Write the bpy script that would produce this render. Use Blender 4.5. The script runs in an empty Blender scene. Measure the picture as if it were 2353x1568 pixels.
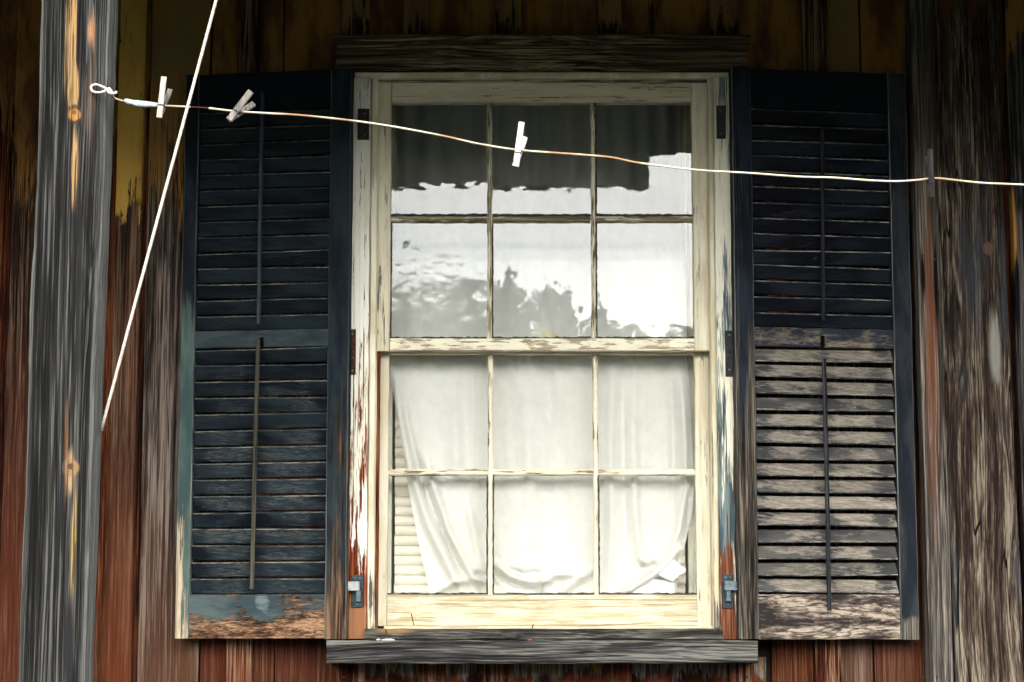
import bpy, math, random
from mathutils import Vector, Matrix, noise as mnoise

R = random.Random(7)
S = bpy.context.scene
COL = S.collection
rad = math.radians

# ------------------------------------------------------------------ camera
F_PX, CX, CY = 5077.0, 1176.5, 784.0          # focal length and centre in a 2353 x 1568 picture
PITCH = rad(8.0)
CAM = Vector((0.0, -5.8, 0.85))
cam_d = bpy.data.cameras.new('camera')
cam_d.sensor_width = 36.0
cam_d.lens = 36.0 * F_PX / 2353.0
cam_d.clip_end = 2000.0
cam = bpy.data.objects.new('camera', cam_d)
COL.objects.link(cam)
cam.location = CAM
cam.rotation_euler = (rad(90) + PITCH, 0, 0)
S.camera = cam

# ------------------------------------------------------------------ sky, sun, exposure
SUN_EL, SUN_ROT = rad(52), rad(15)            # sun behind the house, veiled by cloud
w = bpy.data.worlds.new('World')
S.world = w
w.use_nodes = True
nt = w.node_tree
bg = nt.nodes['Background']
sky = nt.nodes.new('ShaderNodeTexSky')
sky.sky_type = 'NISHITA'
sky.sun_disc = False
sky.sun_elevation = SUN_EL
sky.sun_rotation = SUN_ROT
sky.air_density = 0.8
sky.dust_density = 3.0
tc = nt.nodes.new('ShaderNodeTexCoord')
cl = nt.nodes.new('ShaderNodeTexNoise')
cl.inputs['Scale'].default_value = 3.2
cl.inputs['Detail'].default_value = 3
mp = nt.nodes.new('ShaderNodeMapping')
mp.inputs['Scale'].default_value = (1, 1, 2.2)
nt.links.new(tc.outputs['Generated'], mp.inputs['Vector'])
nt.links.new(mp.outputs['Vector'], cl.inputs['Vector'])
cr = nt.nodes.new('ShaderNodeValToRGB')
cr.color_ramp.elements[0].position = 0.35
cr.color_ramp.elements[0].color = (7.4, 7.6, 7.6, 1)
cr.color_ramp.elements[1].position = 0.62
cr.color_ramp.elements[1].color = (12.2, 11.8, 10.9, 1)
nt.links.new(cl.outputs['Fac'], cr.inputs['Fac'])
mx = nt.nodes.new('ShaderNodeMix')
mx.data_type = 'RGBA'
mx.inputs['Factor'].default_value = 0.85      # thin overcast over the blue
nt.links.new(sky.outputs['Color'], mx.inputs['A'])
nt.links.new(cr.outputs['Color'], mx.inputs['B'])
nt.links.new(mx.outputs['Result'], bg.inputs['Color'])
bg.inputs['Strength'].default_value = 0.12
sun_d = bpy.data.lights.new('sun', 'SUN')
sun_d.energy = 1.0
sun_d.angle = rad(12)
sun_d.color = (1.0, 0.95, 0.87)
sun = bpy.data.objects.new('sun', sun_d)
COL.objects.link(sun)
sdir = Vector((math.sin(SUN_ROT) * math.cos(SUN_EL), math.cos(SUN_ROT) * math.cos(SUN_EL), math.sin(SUN_EL)))
sun.rotation_euler = sdir.to_track_quat('Z', 'Y').to_euler()
sun.location = (3, 12, 14)
vs = S.view_settings
vs.view_transform = 'Standard'
vs.look = 'None'
vs.gamma = 1.0
vs.use_curve_mapping = False
vs.exposure = 3.6
S.render.engine = 'CYCLES'
S.cycles.use_denoising = True
S.cycles.max_bounces = 5
S.cycles.diffuse_bounces = 2
S.cycles.transparent_max_bounces = 16
S.cycles.caustics_reflective = False
S.cycles.caustics_refractive = False

# ------------------------------------------------------------------ geometry helpers
FWD = Vector((0, math.cos(PITCH), math.sin(PITCH)))
UPV = Vector((0, -math.sin(PITCH), math.cos(PITCH)))


def ray(px, py):
    return FWD + Vector((1, 0, 0)) * ((px - CX) / F_PX) + UPV * ((CY - py) / F_PX)


def P(px, py, Y):
    """the point of the plane y = Y that the survey photograph shows at px, py"""
    d = ray(px, py)
    return CAM + d * ((Y - CAM.y) / d.y)


def onplane(px, py, o, n):
    d = ray(px, py)
    return CAM + d * ((o - CAM).dot(n) / d.dot(n))


WORLD = {}


def empty(name, loc, label=None, cat=None, group=None, parent=None, kind=None):
    o = bpy.data.objects.new(name, None)
    o.empty_display_size = 0.05
    place(o, Vector(loc), parent)
    tag(o, label, cat, group, kind)
    return o


def tag(o, label=None, cat=None, group=None, kind=None):
    if label: o['label'] = label
    if cat: o['category'] = cat
    if group: o['group'] = group
    if kind: o['kind'] = kind
    return o


def place(o, loc, parent=None):
    COL.objects.link(o)
    WORLD[o.name] = Vector(loc)
    if parent is not None:
        o.parent = parent
        o.location = Vector(loc) - WORLD[parent.name]
    else:
        o.location = loc
    return o


def mesh_obj(name, verts, faces, mat, parent=None, smooth=False, loc=None):
    """verts in world coordinates; the origin goes to their middle"""
    vs_ = [Vector(v) for v in verts]
    if loc is None:
        lo = Vector((min(v.x for v in vs_), min(v.y for v in vs_), min(v.z for v in vs_)))
        hi = Vector((max(v.x for v in vs_), max(v.y for v in vs_), max(v.z for v in vs_)))
        loc = (lo + hi) / 2
    me = bpy.data.meshes.new(name)
    me.from_pydata([v - loc for v in vs_], [], faces)
    if smooth:
        me.polygons.foreach_set('use_smooth', [True] * len(me.polygons))
    me.materials.append(mat)
    me.update()
    o = bpy.data.objects.new(name, me)
    return place(o, loc, parent)


def twin(src, loc, parent, mat=None):
    o = src.copy()
    if mat is not None:
        o.data = src.data.copy()
        o.data.materials.clear()
        o.data.materials.append(mat)
    return place(o, Vector(loc), parent)


def bar_geo(p0, p1, wdir, wid, thk, c=0.002, seg=1, jit=0.0, taper=1.0, seed=0, wob=0.0):
    """chamfered board from p0 to p1; wdir = width direction; rings jittered so that edges are not ruler straight"""
    p0, p1 = Vector(p0), Vector(p1)
    L = (p1 - p0)
    ld = L.normalized()
    wd = Vector(wdir)
    wd = (wd - ld * wd.dot(ld)).normalized()
    td = ld.cross(wd).normalized()
    rr = random.Random(seed)
    V, Fc = [], []
    hw, ht = wid / 2, thk / 2
    sec = [(-hw + c, -ht), (hw - c, -ht), (hw, -ht + c), (hw, ht - c), (hw - c, ht), (-hw + c, ht), (-hw, ht - c), (-hw, -ht + c)]
    so = rr.random() * 100
    for i in range(seg + 1):
        t = i / seg
        ctr = p0 + L * t
        k = 1 + (taper - 1) * t
        bow = wob * mnoise.noise(Vector((so, t * 2.2 * max(L.length, .2), 1.3)))
        jl = rr.uniform(-jit, jit)
        jr = rr.uniform(-jit, jit)
        jf = rr.uniform(-jit, jit) * .5
        el = rr.uniform(-jit, jit) * 1.5 if i in (0, seg) else 0
        for (a, b) in sec:
            a2 = a * k + (jl if a < 0 else jr) + bow
            V.append(ctr + wd * a2 + td * (b + jf) + ld * (el + (rr.uniform(-jit, jit) if i in (0, seg) else 0)))
    n = 8
    for i in range(seg):
        for j in range(n):
            a, b = i * n + j, i * n + (j + 1) % n
            Fc.append((a, b, b + n, a + n))
    Fc.append(tuple(reversed(range(n))))
    Fc.append(tuple(range(seg * n, seg * n + n)))
    return V, Fc


def bar(name, p0, p1, wdir, wid, thk, mat, parent=None, edge=None, **k):
    k.setdefault('seed', R.randrange(10 ** 6))
    V, Fc = bar_geo(p0, p1, wdir, wid, thk, **k)
    o = mesh_obj(name, V, Fc, mat, parent)
    if edge:                                   # worn arrises, on slats also lightened for caught light: (material, which of the eight long faces)
        o.data.materials.append(edge[0])
        for i in range(len(Fc) - 2):
            if i % 8 in edge[1]:
                o.data.polygons[i].material_index = 1
    return o


def merge(*geos):
    V, Fc = [], []
    for v, f in geos:
        o = len(V)
        V += list(v)
        Fc += [tuple(i + o for i in ff) for ff in f]
    return V, Fc


def box_geo(a, b):
    x0, y0, z0 = a
    x1, y1, z1 = b
    V = [(x0, y0, z0), (x1, y0, z0), (x1, y1, z0), (x0, y1, z0), (x0, y0, z1), (x1, y0, z1), (x1, y1, z1), (x0, y1, z1)]
    return V, [(3, 2, 1, 0), (4, 5, 6, 7), (0, 1, 5, 4), (1, 2, 6, 5), (2, 3, 7, 6), (3, 0, 4, 7)]


def tube_geo(pts, rads, n=8, seed=0, rough=0.0):
    pts = [Vector(p) for p in pts]
    if not hasattr(rads, '__len__'):
        rads = [rads] * len(pts)
    rr = random.Random(seed)
    V, Fc = [], []
    up = Vector((0.13, -0.97, 0.2)).normalized()
    for i, p in enumerate(pts):
        d = (pts[min(i + 1, len(pts) - 1)] - pts[max(i - 1, 0)]).normalized()
        a = d.cross(up)
        if a.length < 1e-3:
            a = d.cross(Vector((1, 0, 0)))
        a.normalize()
        b = d.cross(a).normalized()
        for j in range(n):
            t = 2 * math.pi * j / n
            r_ = rads[i] * (1 + rr.uniform(-rough, rough))
            V.append(p + (a * math.cos(t) + b * math.sin(t)) * r_)
    for i in range(len(pts) - 1):
        for j in range(n):
            q, s = i * n + j, i * n + (j + 1) % n
            Fc.append((q, s, s + n, q + n))
    Fc.append(tuple(reversed(range(n))))
    Fc.append(tuple(range((len(pts) - 1) * n, len(pts) * n)))
    return V, Fc


def smooth_path(pts, sub=6):
    """Catmull-Rom through the points"""
    pts = [Vector(p) for p in pts]
    out = []
    for i in range(len(pts) - 1):
        p0, p1, p2, p3 = pts[max(i - 1, 0)], pts[i], pts[i + 1], pts[min(i + 2, len(pts) - 1)]
        for k in range(sub):
            t = k / sub
            out.append(0.5 * ((2 * p1) + (p2 - p0) * t + (2 * p0 - 5 * p1 + 4 * p2 - p3) * t * t + (3 * p1 - p0 - 3 * p2 + p3) * t ** 3))
    out.append(pts[-1])
    return out


# ------------------------------------------------------------------ material helpers
def srgb(r, g, b):
    f = lambda c: (c / 255 / 12.92) if c / 255 <= 0.04045 else ((c / 255 + 0.055) / 1.055) ** 2.4
    return (f(r), f(g), f(b), 1.0)


class Gr:
    def __init__(s, name):
        s.mat = bpy.data.materials.new(name)
        s.mat.use_nodes = True
        s.t = s.mat.node_tree
        s.t.nodes.clear()
        s.out = s.t.nodes.new('ShaderNodeOutputMaterial')
        g = s.t.nodes.new('ShaderNodeNewGeometry')
        s.pos = g.outputs['Position']
        s.geo = g
        s.rnd = s.t.nodes.new('ShaderNodeObjectInfo').outputs['Random']
        c = s.t.nodes.new('ShaderNodeCombineXYZ')
        s.link(s.m('MULTIPLY', s.rnd, 37.0), c.inputs[0])
        s.link(s.m('MULTIPLY', s.rnd, 17.3), c.inputs[1])
        s.link(s.m('MULTIPLY', s.rnd, 53.1), c.inputs[2])
        s.q = s.vadd(s.pos, c.outputs[0])

    def link(s, a, b):
        if isinstance(a, (int, float)):
            b.default_value = a
        elif isinstance(a, (tuple, list)):
            b.default_value = a if len(b.default_value) == len(a) else a[:3]
        else:
            s.t.links.new(a, b)

    def m(s, op, a, b=None, c=None, clamp=False):
        n = s.t.nodes.new('ShaderNodeMath')
        n.operation = op
        n.use_clamp = clamp
        s.link(a, n.inputs[0])
        if b is not None: s.link(b, n.inputs[1])
        if c is not None: s.link(c, n.inputs[2])
        return n.outputs[0]

    def vop(s, op, a, b):
        n = s.t.nodes.new('ShaderNodeVectorMath')
        n.operation = op
        s.link(a, n.inputs[0])
        s.link(b, n.inputs[1])
        return n.outputs['Value'] if op in ('LENGTH', 'DOT_PRODUCT', 'DISTANCE') else n.outputs[0]

    def vadd(s, a, b): return s.vop('ADD', a, b)

    def vmul(s, a, b): return s.vop('MULTIPLY', a, b)

    def xyz(s, v):
        n = s.t.nodes.new('ShaderNodeSeparateXYZ')
        s.link(v, n.inputs[0])
        return n.outputs

    def noise(s, v, detail=4, rough=0.55, dist=0.0, scale=1.0, col=False):
        n = s.t.nodes.new('ShaderNodeTexNoise')
        s.link(v, n.inputs['Vector'])
        n.inputs['Scale'].default_value = scale
        n.inputs['Detail'].default_value = detail
        n.inputs['Roughness'].default_value = rough
        n.inputs['Distortion'].default_value = dist
        return n.outputs['Color' if col else 'Fac']

    def ramp(s, f, stops):
        n = s.t.nodes.new('ShaderNodeValToRGB')
        e = n.color_ramp.elements
        while len(e) < len(stops): e.new(0.5)
        for i, (p, c) in enumerate(stops):
            e[i].position = p
            e[i].color = c
        s.link(f, n.inputs[0])
        return n.outputs[0]

    def mix(s, f, a, b, mode='MIX'):
        n = s.t.nodes.new('ShaderNodeMix')
        n.data_type = 'RGBA'
        n.blend_type = mode
        s.link(f, n.inputs['Factor'])
        s.link(a, n.inputs['A'])
        s.link(b, n.inputs['B'])
        return n.outputs['Result']

    def mr(s, v, a, b, c=0.0, d=1.0, smooth=True):
        n = s.t.nodes.new('ShaderNodeMapRange')
        n.interpolation_type = 'SMOOTHSTEP' if smooth else 'LINEAR'
        n.clamp = True
        s.link(v, n.inputs[0])
        for i, k in enumerate((a, b, c, d)): s.link(k, n.inputs[i + 1])
        return n.outputs[0]

    def blob(s, c, r, soft=0.6, nz=0.25):
        """1 inside an ellipsoid, 0 outside, with a ragged rim"""
        d = s.vop('DIVIDE', s.vop('SUBTRACT', s.pos, tuple(c)), tuple(r))
        n = s.t.nodes.new('ShaderNodeVectorMath')
        n.operation = 'LENGTH'
        s.link(d, n.inputs[0])
        ln = s.m('ADD', n.outputs['Value'], s.m('MULTIPLY', s.m('SUBTRACT', s.fine, 0.5), nz * 2.5))
        ln = s.m('ADD', ln, s.m('MULTIPLY', s.m('SUBTRACT', s.med, 0.5), nz * 4))
        return s.mr(ln, 1 - soft, 1.0, 1.0, 0.0)

    def bsdf(s, col, rough=0.8, bump=None, bstr=0.5, bdist=0.002, spec=0.3, metal=0.0):
        b = s.t.nodes.new('ShaderNodeBsdfPrincipled')
        s.link(col, b.inputs['Base Color'])
        s.link(rough, b.inputs['Roughness'])
        b.inputs['Specular IOR Level'].default_value = spec
        b.inputs['Metallic'].default_value = metal
        if bump is not None:
            n = s.t.nodes.new('ShaderNodeBump')
            n.inputs['Strength'].default_value = bstr
            n.inputs['Distance'].default_value = bdist
            s.link(bump, n.inputs['Height'])
            s.link(n.outputs[0], b.inputs['Normal'])
        s.t.links.new(b.outputs[0], s.out.inputs[0])
        return b


def zlin(z0, z1, v0, v1):
    return lambda g: g.mr(g.xyz(g.pos)[2], z0, z1, v0, v1, smooth=False)


def wood(name, cols, axis='z', paints=(), crack=0.6, gscale=1.0, wavy=0.006, rough=0.85, stains=(), ring=0.5, bump=0.7, along=2.4, tone=1.0, broad=0.55, bsc=1.0):
    """weathered board: fibres along axis, checks, and any number of flaking paint coats"""
    g = Gr(name)
    cols = [tuple(v * (tone ** (1.5 - i / max(len(cols) - 1, 1))) for v in k[:3]) + (1,) for i, k in enumerate(cols)]
    st = {'x': lambda a, l: (l, a, a), 'z': lambda a, l: (a, a, l)}[axis]
    lowf = g.noise(g.vmul(g.q, st(5.0, 1.6)), detail=1, col=True)
    q = g.vadd(g.q, g.vmul(g.vadd(lowf, (-.5, -.5, -.5)), st(wavy * 2, 0.0)))
    a = gscale
    g.fine = g.noise(g.vmul(q, st(400 * a, along * 3.2)), detail=2, rough=0.7)
    g.med = med = g.noise(g.vmul(q, st(125 * a, along * .7)), detail=3, rough=0.65)
    blot = g.noise(g.vmul(q, st(26 * bsc, 1.1)), detail=3, rough=0.6)
    mixv = g.m('ADD', g.m('MULTIPLY', g.fine, 0.5 * (1 - ring) + 0.25), g.m('MULTIPLY', med, 0.25 + 0.5 * ring))
    mixv = g.m('ADD', mixv, g.m('MULTIPLY', g.m('SUBTRACT', blot, 0.5), broad))
    n = len(cols)
    c = g.ramp(mixv, [(0.40 + 0.20 * i / max(n - 1, 1), k) for i, k in enumerate(cols)])
    # drying checks: thin dark lines along the fibres, here and there
    ck = g.noise(g.vmul(q, st(80 * a, along * .35)), detail=1, rough=0.5)
    ln = g.mr(g.m('ABSOLUTE', g.m('SUBTRACT', ck, 0.5)), 0.010, 0.030, 1.0, 0.0)
    ckm = g.m('MULTIPLY', ln, g.mr(g.m('ADD', blot, g.m('MULTIPLY', g.m('SUBTRACT', g.fine, .5), .5)), 0.42, 0.58, 0.15, 1.0))
    c = g.mix(g.m('MULTIPLY', ckm, crack), c, (0.004, 0.0035, 0.0035, 1))
    for (fn, colr, amt) in stains:
        c = g.mix(g.m('MULTIPLY', fn(g), amt), c, colr)
    height = g.m('SUBTRACT', g.m('MULTIPLY', g.fine, 0.7), g.m('MULTIPLY', ckm, 1.2))
    rough_s = rough
    for pd in paints:
        sc = pd.get('scale', (26, 5))
        pn = g.noise(g.vmul(q, st(*sc)), detail=4, rough=pd.get('nr', 0.62))
        wear = pd['cover']
        wear = wear(g) if callable(wear) else wear
        v = g.m('ADD', g.m('ADD', pn, g.m('MULTIPLY', g.m('SUBTRACT', g.fine, 0.5), pd.get('fg', 0.35))), wear)
        v = g.m('SUBTRACT', v, g.m('MULTIPLY', ckm, pd.get('ck', 0.15)))
        so = pd.get('soft', 0.035)
        mask = g.mr(v, 0.5 - so, 0.5 + so, 0.0, pd.get('max', 1.0))
        pc = pd['col']
        if 'col2' in pd:
            bl = g.noise(g.vmul(g.q, st(*pd.get('s2', (14, 4)))), detail=3, rough=0.65)
            pc = g.mix(g.mr(bl, 0.38, 0.62), pc, pd['col2'])
        c = g.mix(mask, c, pc)
        height = g.m('ADD', g.m('MULTIPLY', height, g.m('SUBTRACT', 1.0, g.m('MULTIPLY', mask, 0.6))), g.m('MULTIPLY', mask, 0.55))
        rough_s = g.m('SUBTRACT', rough_s, g.m('MULTIPLY', mask, pd.get('gloss', 0.12)))
    g.bsdf(c, rough_s, height, bump, 0.003, spec=0.09)
    return g.mat


def plain(name, col, rough=0.7, metal=0.0, var=0.25, scale=60, spec=0.3, bstr=0.4):
    g = Gr(name)
    n = g.noise(g.vmul(g.q, (scale, scale, scale)), detail=5, rough=0.65)
    d = tuple(x * (1 - var) for x in col[:3]) + (1,)
    l = tuple(min(1, x * (1 + var)) for x in col[:3]) + (1,)
    g.bsdf(g.ramp(n, [(0.35, d), (0.65, l)]), rough, n, bstr, 0.001, spec, metal)
    return g.mat


zz = lambda py, Y=0.0: P(CX, py, Y).z
# wood tones (linear albedo)
GREY_D, GREY_M, GREY_L = (0.030, 0.031, 0.034, 1), (0.12, 0.118, 0.115, 1), (0.30, 0.285, 0.26, 1)
BRN_D, BRN_M, BRN_L = (0.035, 0.018, 0.011, 1), (0.12, 0.066, 0.042, 1), (0.26, 0.165, 0.11, 1)
RED_D, RED_M, RED_L = (0.018, 0.004, 0.002, 1), (0.13, 0.026, 0.007, 1), (0.25, 0.078, 0.026, 1)
TAN_D, TAN_M, TAN_L = (0.09, 0.072, 0.058, 1), (0.27, 0.215, 0.165, 1), (0.52, 0.44, 0.345, 1)
OCHRE, OCHRE2 = (0.26, 0.125, 0.030, 1), (0.10, 0.038, 0.015, 1)
CREAM, CREAM2 = (0.76, 0.70, 0.54, 1), (0.66, 0.58, 0.42, 1)
WHITE, WHITE2 = (0.78, 0.75, 0.66, 1), (0.68, 0.63, 0.51, 1)
TEAL, TEAL2 = (0.020, 0.036, 0.046, 1), (0.055, 0.085, 0.088, 1)
NAVY, NAVY2 = (0.004, 0.006, 0.011, 1), (0.017, 0.023, 0.034, 1)

rust_low = (lambda za, zb: (lambda g: g.mr(g.m('ADD', g.xyz(g.pos)[2], g.m('MULTIPLY', g.m('SUBTRACT', g.noise(g.vmul(g.q, (7, 7, 1.2)), detail=3), .5), 1.6)), za, zb, 1.0, 0.0)))

M = {}
# board and batten wall: ochre paint surviving under the roof, rust red and grey wood further down
M['board'] = wood('board_wood', tone=0.28, cols=[BRN_D, BRN_M, BRN_L], paints=[
    dict(col=OCHRE, col2=OCHRE2, cover=zlin(1.75, 2.45, -0.34, 0.26), scale=(22, 3.2), fg=0.5)],
    stains=[(rust_low(0.9, 1.9), (0.065, 0.014, 0.005, 1), 0.65)])
M['board_red'] = wood('red_board_wood', tone=0.33, cols=[RED_D, RED_M, RED_L], paints=[
    dict(col=OCHRE, col2=OCHRE2, cover=zlin(1.8, 2.45, -0.4, 0.22), scale=(24, 4), fg=0.5)],
    stains=[(rust_low(0.2, 1.3), (0.050, 0.022, 0.013, 1), 0.5)])
M['board_grey'] = wood('grey_board_wood', tone=0.4, cols=[BRN_D, (0.10, 0.075, 0.062, 1), (0.27, 0.205, 0.165, 1)], paints=[
    dict(col=OCHRE, col2=(0.2, 0.13, 0.05, 1), cover=zlin(1.7, 2.45, -0.34, 0.26), scale=(30, 2.5), fg=0.6)],
    stains=[(rust_low(0.55, 1.5), (0.090, 0.036, 0.018, 1), 0.6)])
M['batten'] = wood('batten_wood', tone=0.37, cols=[BRN_D, BRN_M, (0.22, 0.13, 0.08, 1)], paints=[
    dict(col=(0.52, 0.31, 0.065, 1), col2=(0.42, 0.22, 0.042, 1), cover=zlin(1.83, 2.12, -0.34, 0.22), scale=(30, 9), fg=0.3, soft=0.03)],
    stains=[(rust_low(0.7, 1.75), (0.085, 0.019, 0.005, 1), 0.75)])
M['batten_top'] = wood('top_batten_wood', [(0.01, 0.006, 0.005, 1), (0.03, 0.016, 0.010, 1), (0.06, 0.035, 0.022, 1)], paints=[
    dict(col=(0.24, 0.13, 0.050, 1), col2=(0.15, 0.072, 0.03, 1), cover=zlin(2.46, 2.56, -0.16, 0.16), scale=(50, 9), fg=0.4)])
M['batten_low'] = wood('low_batten_wood', tone=0.44, cols=[RED_D, RED_M, (0.30, 0.19, 0.12, 1)], crack=0.8, stains=[
    (rust_low(0.5, 1.0), (0.105, 0.024, 0.008, 1), 0.7)])
M['panel_low'] = wood('low_panel_wood', tone=0.55, cols=[(0.05, 0.045, 0.04, 1), (0.19, 0.17, 0.145, 1), (0.36, 0.33, 0.28, 1)], paints=[
    dict(col=OCHRE, cover=-0.11, scale=(45, 14), fg=0.4),
    dict(col=RED_M, col2=RED_D, cover=zlin(0.775, 0.835, 0.14, -0.36), scale=(50, 8), fg=0.5, soft=0.06, gloss=0.0)])
M['sheath'] = plain('sheathing_dark', (0.025, 0.015, 0.011, 1), 0.9)

# rough plank wall pieces at the right
lz = zz(1000)
M['plank_rough'] = wood('rough_plank_wood', tone=1.0, cols=[(0.014, 0.009, 0.007, 1), (0.045, 0.029, 0.021, 1), (0.085, 0.062, 0.046, 1), (0.20, 0.165, 0.12, 1)],
    crack=1.0, gscale=0.7, along=4.0, wavy=0.022, ring=0.45, bump=1.0, stains=[
        (lambda g: g.mr(g.noise(g.vmul(g.q, (11, 11, 1.5)), detail=4), 0.5, 0.62), (0.035, 0.040, 0.048, 1), 0.65),
        (lambda g: g.blob(P(2185, 720, -.05), (0.035, .1, 0.16), .7, .3), (0.012, 0.009, 0.009, 1), 0.55),
        (lambda g: g.blob(P(2285, 800, -.05), (0.018, .1, 0.12), .5, .3), (0.30, 0.29, 0.25, 1), 0.7),
        (lambda g: g.blob(P(2270, 572, -.05), (0.016, .1, 0.020), .3, .1), (0.13, 0.075, 0.05, 1), 0.8)],
    paints=[dict(col=OCHRE2, cover=zlin(2.1, 2.6, -0.4, 0.02), scale=(20, 5))])
M['plank_batten'] = wood('plank_batten_wood', tone=0.72, cols=[(0.045, 0.038, 0.033, 1), (0.15, 0.125, 0.105, 1), (0.29, 0.25, 0.205, 1)], crack=0.9, stains=[
    (lambda g: g.blob(P(2138, 800, -.06), (0.020, .1, 0.55), .7, .35), (0.15, 0.050, 0.022, 1), 0.8),
    (lambda g: g.blob(P(2119, 640, -.06), (0.008, .1, 0.10), .6, .2), (0.006, 0.005, 0.006, 1), 1.0),
    (lambda g: g.blob(P(2149, 650, -.06), (0.008, .1, 0.13), .6, .2), (0.006, 0.005, 0.006, 1), 1.0),
    (lambda g: g.blob(P(2135, 200, -.06), (0.05, .1, 0.40), .5, .3), (0.05, 0.035, 0.028, 1), 0.7)])
M['plank_far'] = wood('far_plank_wood', tone=0.42, cols=[(0.018, 0.012, 0.012, 1), (0.07, 0.06, 0.058, 1), (0.17, 0.15, 0.14, 1)], crack=0.9, paints=[
    dict(col=OCHRE, cover=zlin(1.95, 2.55, -0.36, 0.04), scale=(18, 5))], stains=[
    (lambda g: g.blob(P(2328, 560, -.03), (0.010, .1, 0.17), .4, .2), (0.45, 0.22, 0.05, 1), 0.9),
    (lambda g: g.blob(P(2336, 680, -.03), (0.010, .1, 0.14), .5, .2), (0.006, 0.005, 0.006, 1), 1.0)])

# porch post: silver grey, dark checks, fresh yellow wood where slivers have split away
PY = -1.75
pst = lambda x, y, rx, rz, s=0.5, n=0.3: (lambda g: g.m('MULTIPLY', g.blob(P(x, y, PY), (rx, .2, rz), s, n * 1.6), g.mr(g.fine, 0.40, 0.47, 0.15, 1.0)))
FRESH, FRESHD, CHK = (0.20, 0.12, 0.05, 1), (0.10, 0.045, 0.018, 1), (0.008, 0.008, 0.009, 1)
PTL, PTR, PBL, PBR = P(92, 0, PY), P(249, 0, PY), P(33, 1568, PY), P(190, 1568, PY)


def post_edge(g, right, wdt):
    a, b = (PTR, PBR) if right else (PTL, PBL)
    X, Y_, Z = g.xyz(g.pos)
    k = (a.x - b.x) / (a.z - b.z)
    d = g.m('ABSOLUTE', g.m('SUBTRACT', X, g.m('ADD', g.m('MULTIPLY', Z, k), b.x - k * b.z)))
    return g.m('MULTIPLY', g.mr(d, 0.0, wdt, 1.0, 0.0), g.mr(g.fine, 0.40, 0.55, 0.35, 1.0))


M['post'] = wood('post_wood', tone=0.42, cols=[(0.004, 0.0038, 0.0037, 1), (0.021, 0.020, 0.019, 1), (0.078, 0.076, 0.070, 1)], crack=0.95, gscale=0.75, along=1.5, wavy=0.006, bump=1.0, stains=[
    (pst(165, 60, 0.010, 0.14, .4, .5), FRESH, 0.95),
    (pst(170, 205, 0.013, 0.05, .3, .4), FRESH, 0.95),
    (pst(172, 380, 0.009, 0.085, .5, .4), FRESH, 0.95),
    (pst(208, 70, 0.013, 0.065, .4, .4), (0.21, 0.105, 0.05, 1), 0.9),
    (pst(200, 160, 0.008, 0.035, .5, .3), CHK, 1.0),
    (pst(205, 215, 0.018, 0.12, .7, .5), FRESHD, 0.7),
    (pst(222, 300, 0.012, 0.20, .6, .4), CHK, 0.8),
    (pst(172, 262, 0.019, 0.020, .25, .12), (0.03, 0.018, 0.01, 1), 0.9),
    (pst(172, 264, 0.014, 0.013, .3, .15), (0.20, 0.095, 0.026, 1), 1.0),
    (pst(171, 258, 0.006, 0.006, .5, .2), (0.10, 0.035, 0.01, 1), 0.9),
    (pst(145, 690, 0.005, 0.16, .5, .3), CHK, 1.0),
    (pst(182, 760, 0.007, 0.26, .6, .3), CHK, 0.9),
    (pst(152, 1020, 0.004, 0.10, .5, .3), FRESHD, 0.8),
    (pst(162, 1085, 0.010, 0.05, .6, .3), (0.20, 0.13, 0.07, 1), 0.8),
    (pst(162, 1075, 0.017, 0.018, .3, .2), (0.14, 0.085, 0.04, 1), 1.0),
    (pst(163, 1072, 0.007, 0.007, .5, .2), (0.05, 0.022, 0.01, 1), 1.0),
    (pst(168, 1260, 0.006, 0.14, .6, .4), (0.28, 0.18, 0.05, 1), 0.7),
    (pst(140, 1150, 0.008, 0.16, .7, .4), CHK, 0.8),
    (pst(158, 1500, 0.012, 0.16, .6, .3), CHK, 1.0),
    (lambda g: post_edge(g, 1, .014), (0.105, 0.105, 0.10, 1), 0.7),
    (lambda g: post_edge(g, 0, .011), (0.115, 0.115, 0.105, 1), 0.7)])

# window joinery
M['sash_v'] = wood('sash_cream_upright', [BRN_M, TAN_M, TAN_L], paints=[
    dict(col=CREAM, col2=CREAM2, cover=0.17, scale=(70, 9), s2=(10, 3), nr=0.7),
    dict(col=(0.26, 0.21, 0.14, 1), cover=-0.13, scale=(40, 3), soft=0.16, max=0.55, gloss=0)], crack=0.6)
M['sash_h'] = wood('sash_cream_rail', [BRN_M, TAN_M, TAN_L], axis='x', paints=[
    dict(col=CREAM, col2=CREAM2, cover=0.15, scale=(70, 9), s2=(16, 3), nr=0.7),
    dict(col=(0.26, 0.21, 0.14, 1), cover=-0.13, scale=(40, 3), soft=0.16, max=0.55, gloss=0)], crack=0.6)
M['meeting'] = wood('meeting_rail_paint', [(0.33, 0.25, 0.18, 1), (0.42, 0.33, 0.24, 1), (0.55, 0.44, 0.33, 1)], axis='x', paints=[
    dict(col=(0.84, 0.77, 0.56, 1), col2=CREAM, cover=0.06, scale=(60, 14), soft=0.02)], crack=0.2)
M['sash_low'] = wood('bottom_rail_paint', [(0.36, 0.28, 0.16, 1), (0.44, 0.355, 0.215, 1), (0.50, 0.42, 0.275, 1)], axis='x', broad=0.3, paints=[
    dict(col=(0.58, 0.52, 0.38, 1), cover=0.03, scale=(46, 9), soft=0.14)], crack=0.25)
M['muntin'] = wood('muntin_paint', [(0.10, 0.075, 0.04, 1), (0.24, 0.19, 0.11, 1), (0.40, 0.33, 0.20, 1)], paints=[
    dict(col=CREAM, col2=CREAM2, cover=zlin(1.2, 1.75, 0.16, 0.02), scale=(90, 12), soft=0.05)], crack=0.4)
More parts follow.
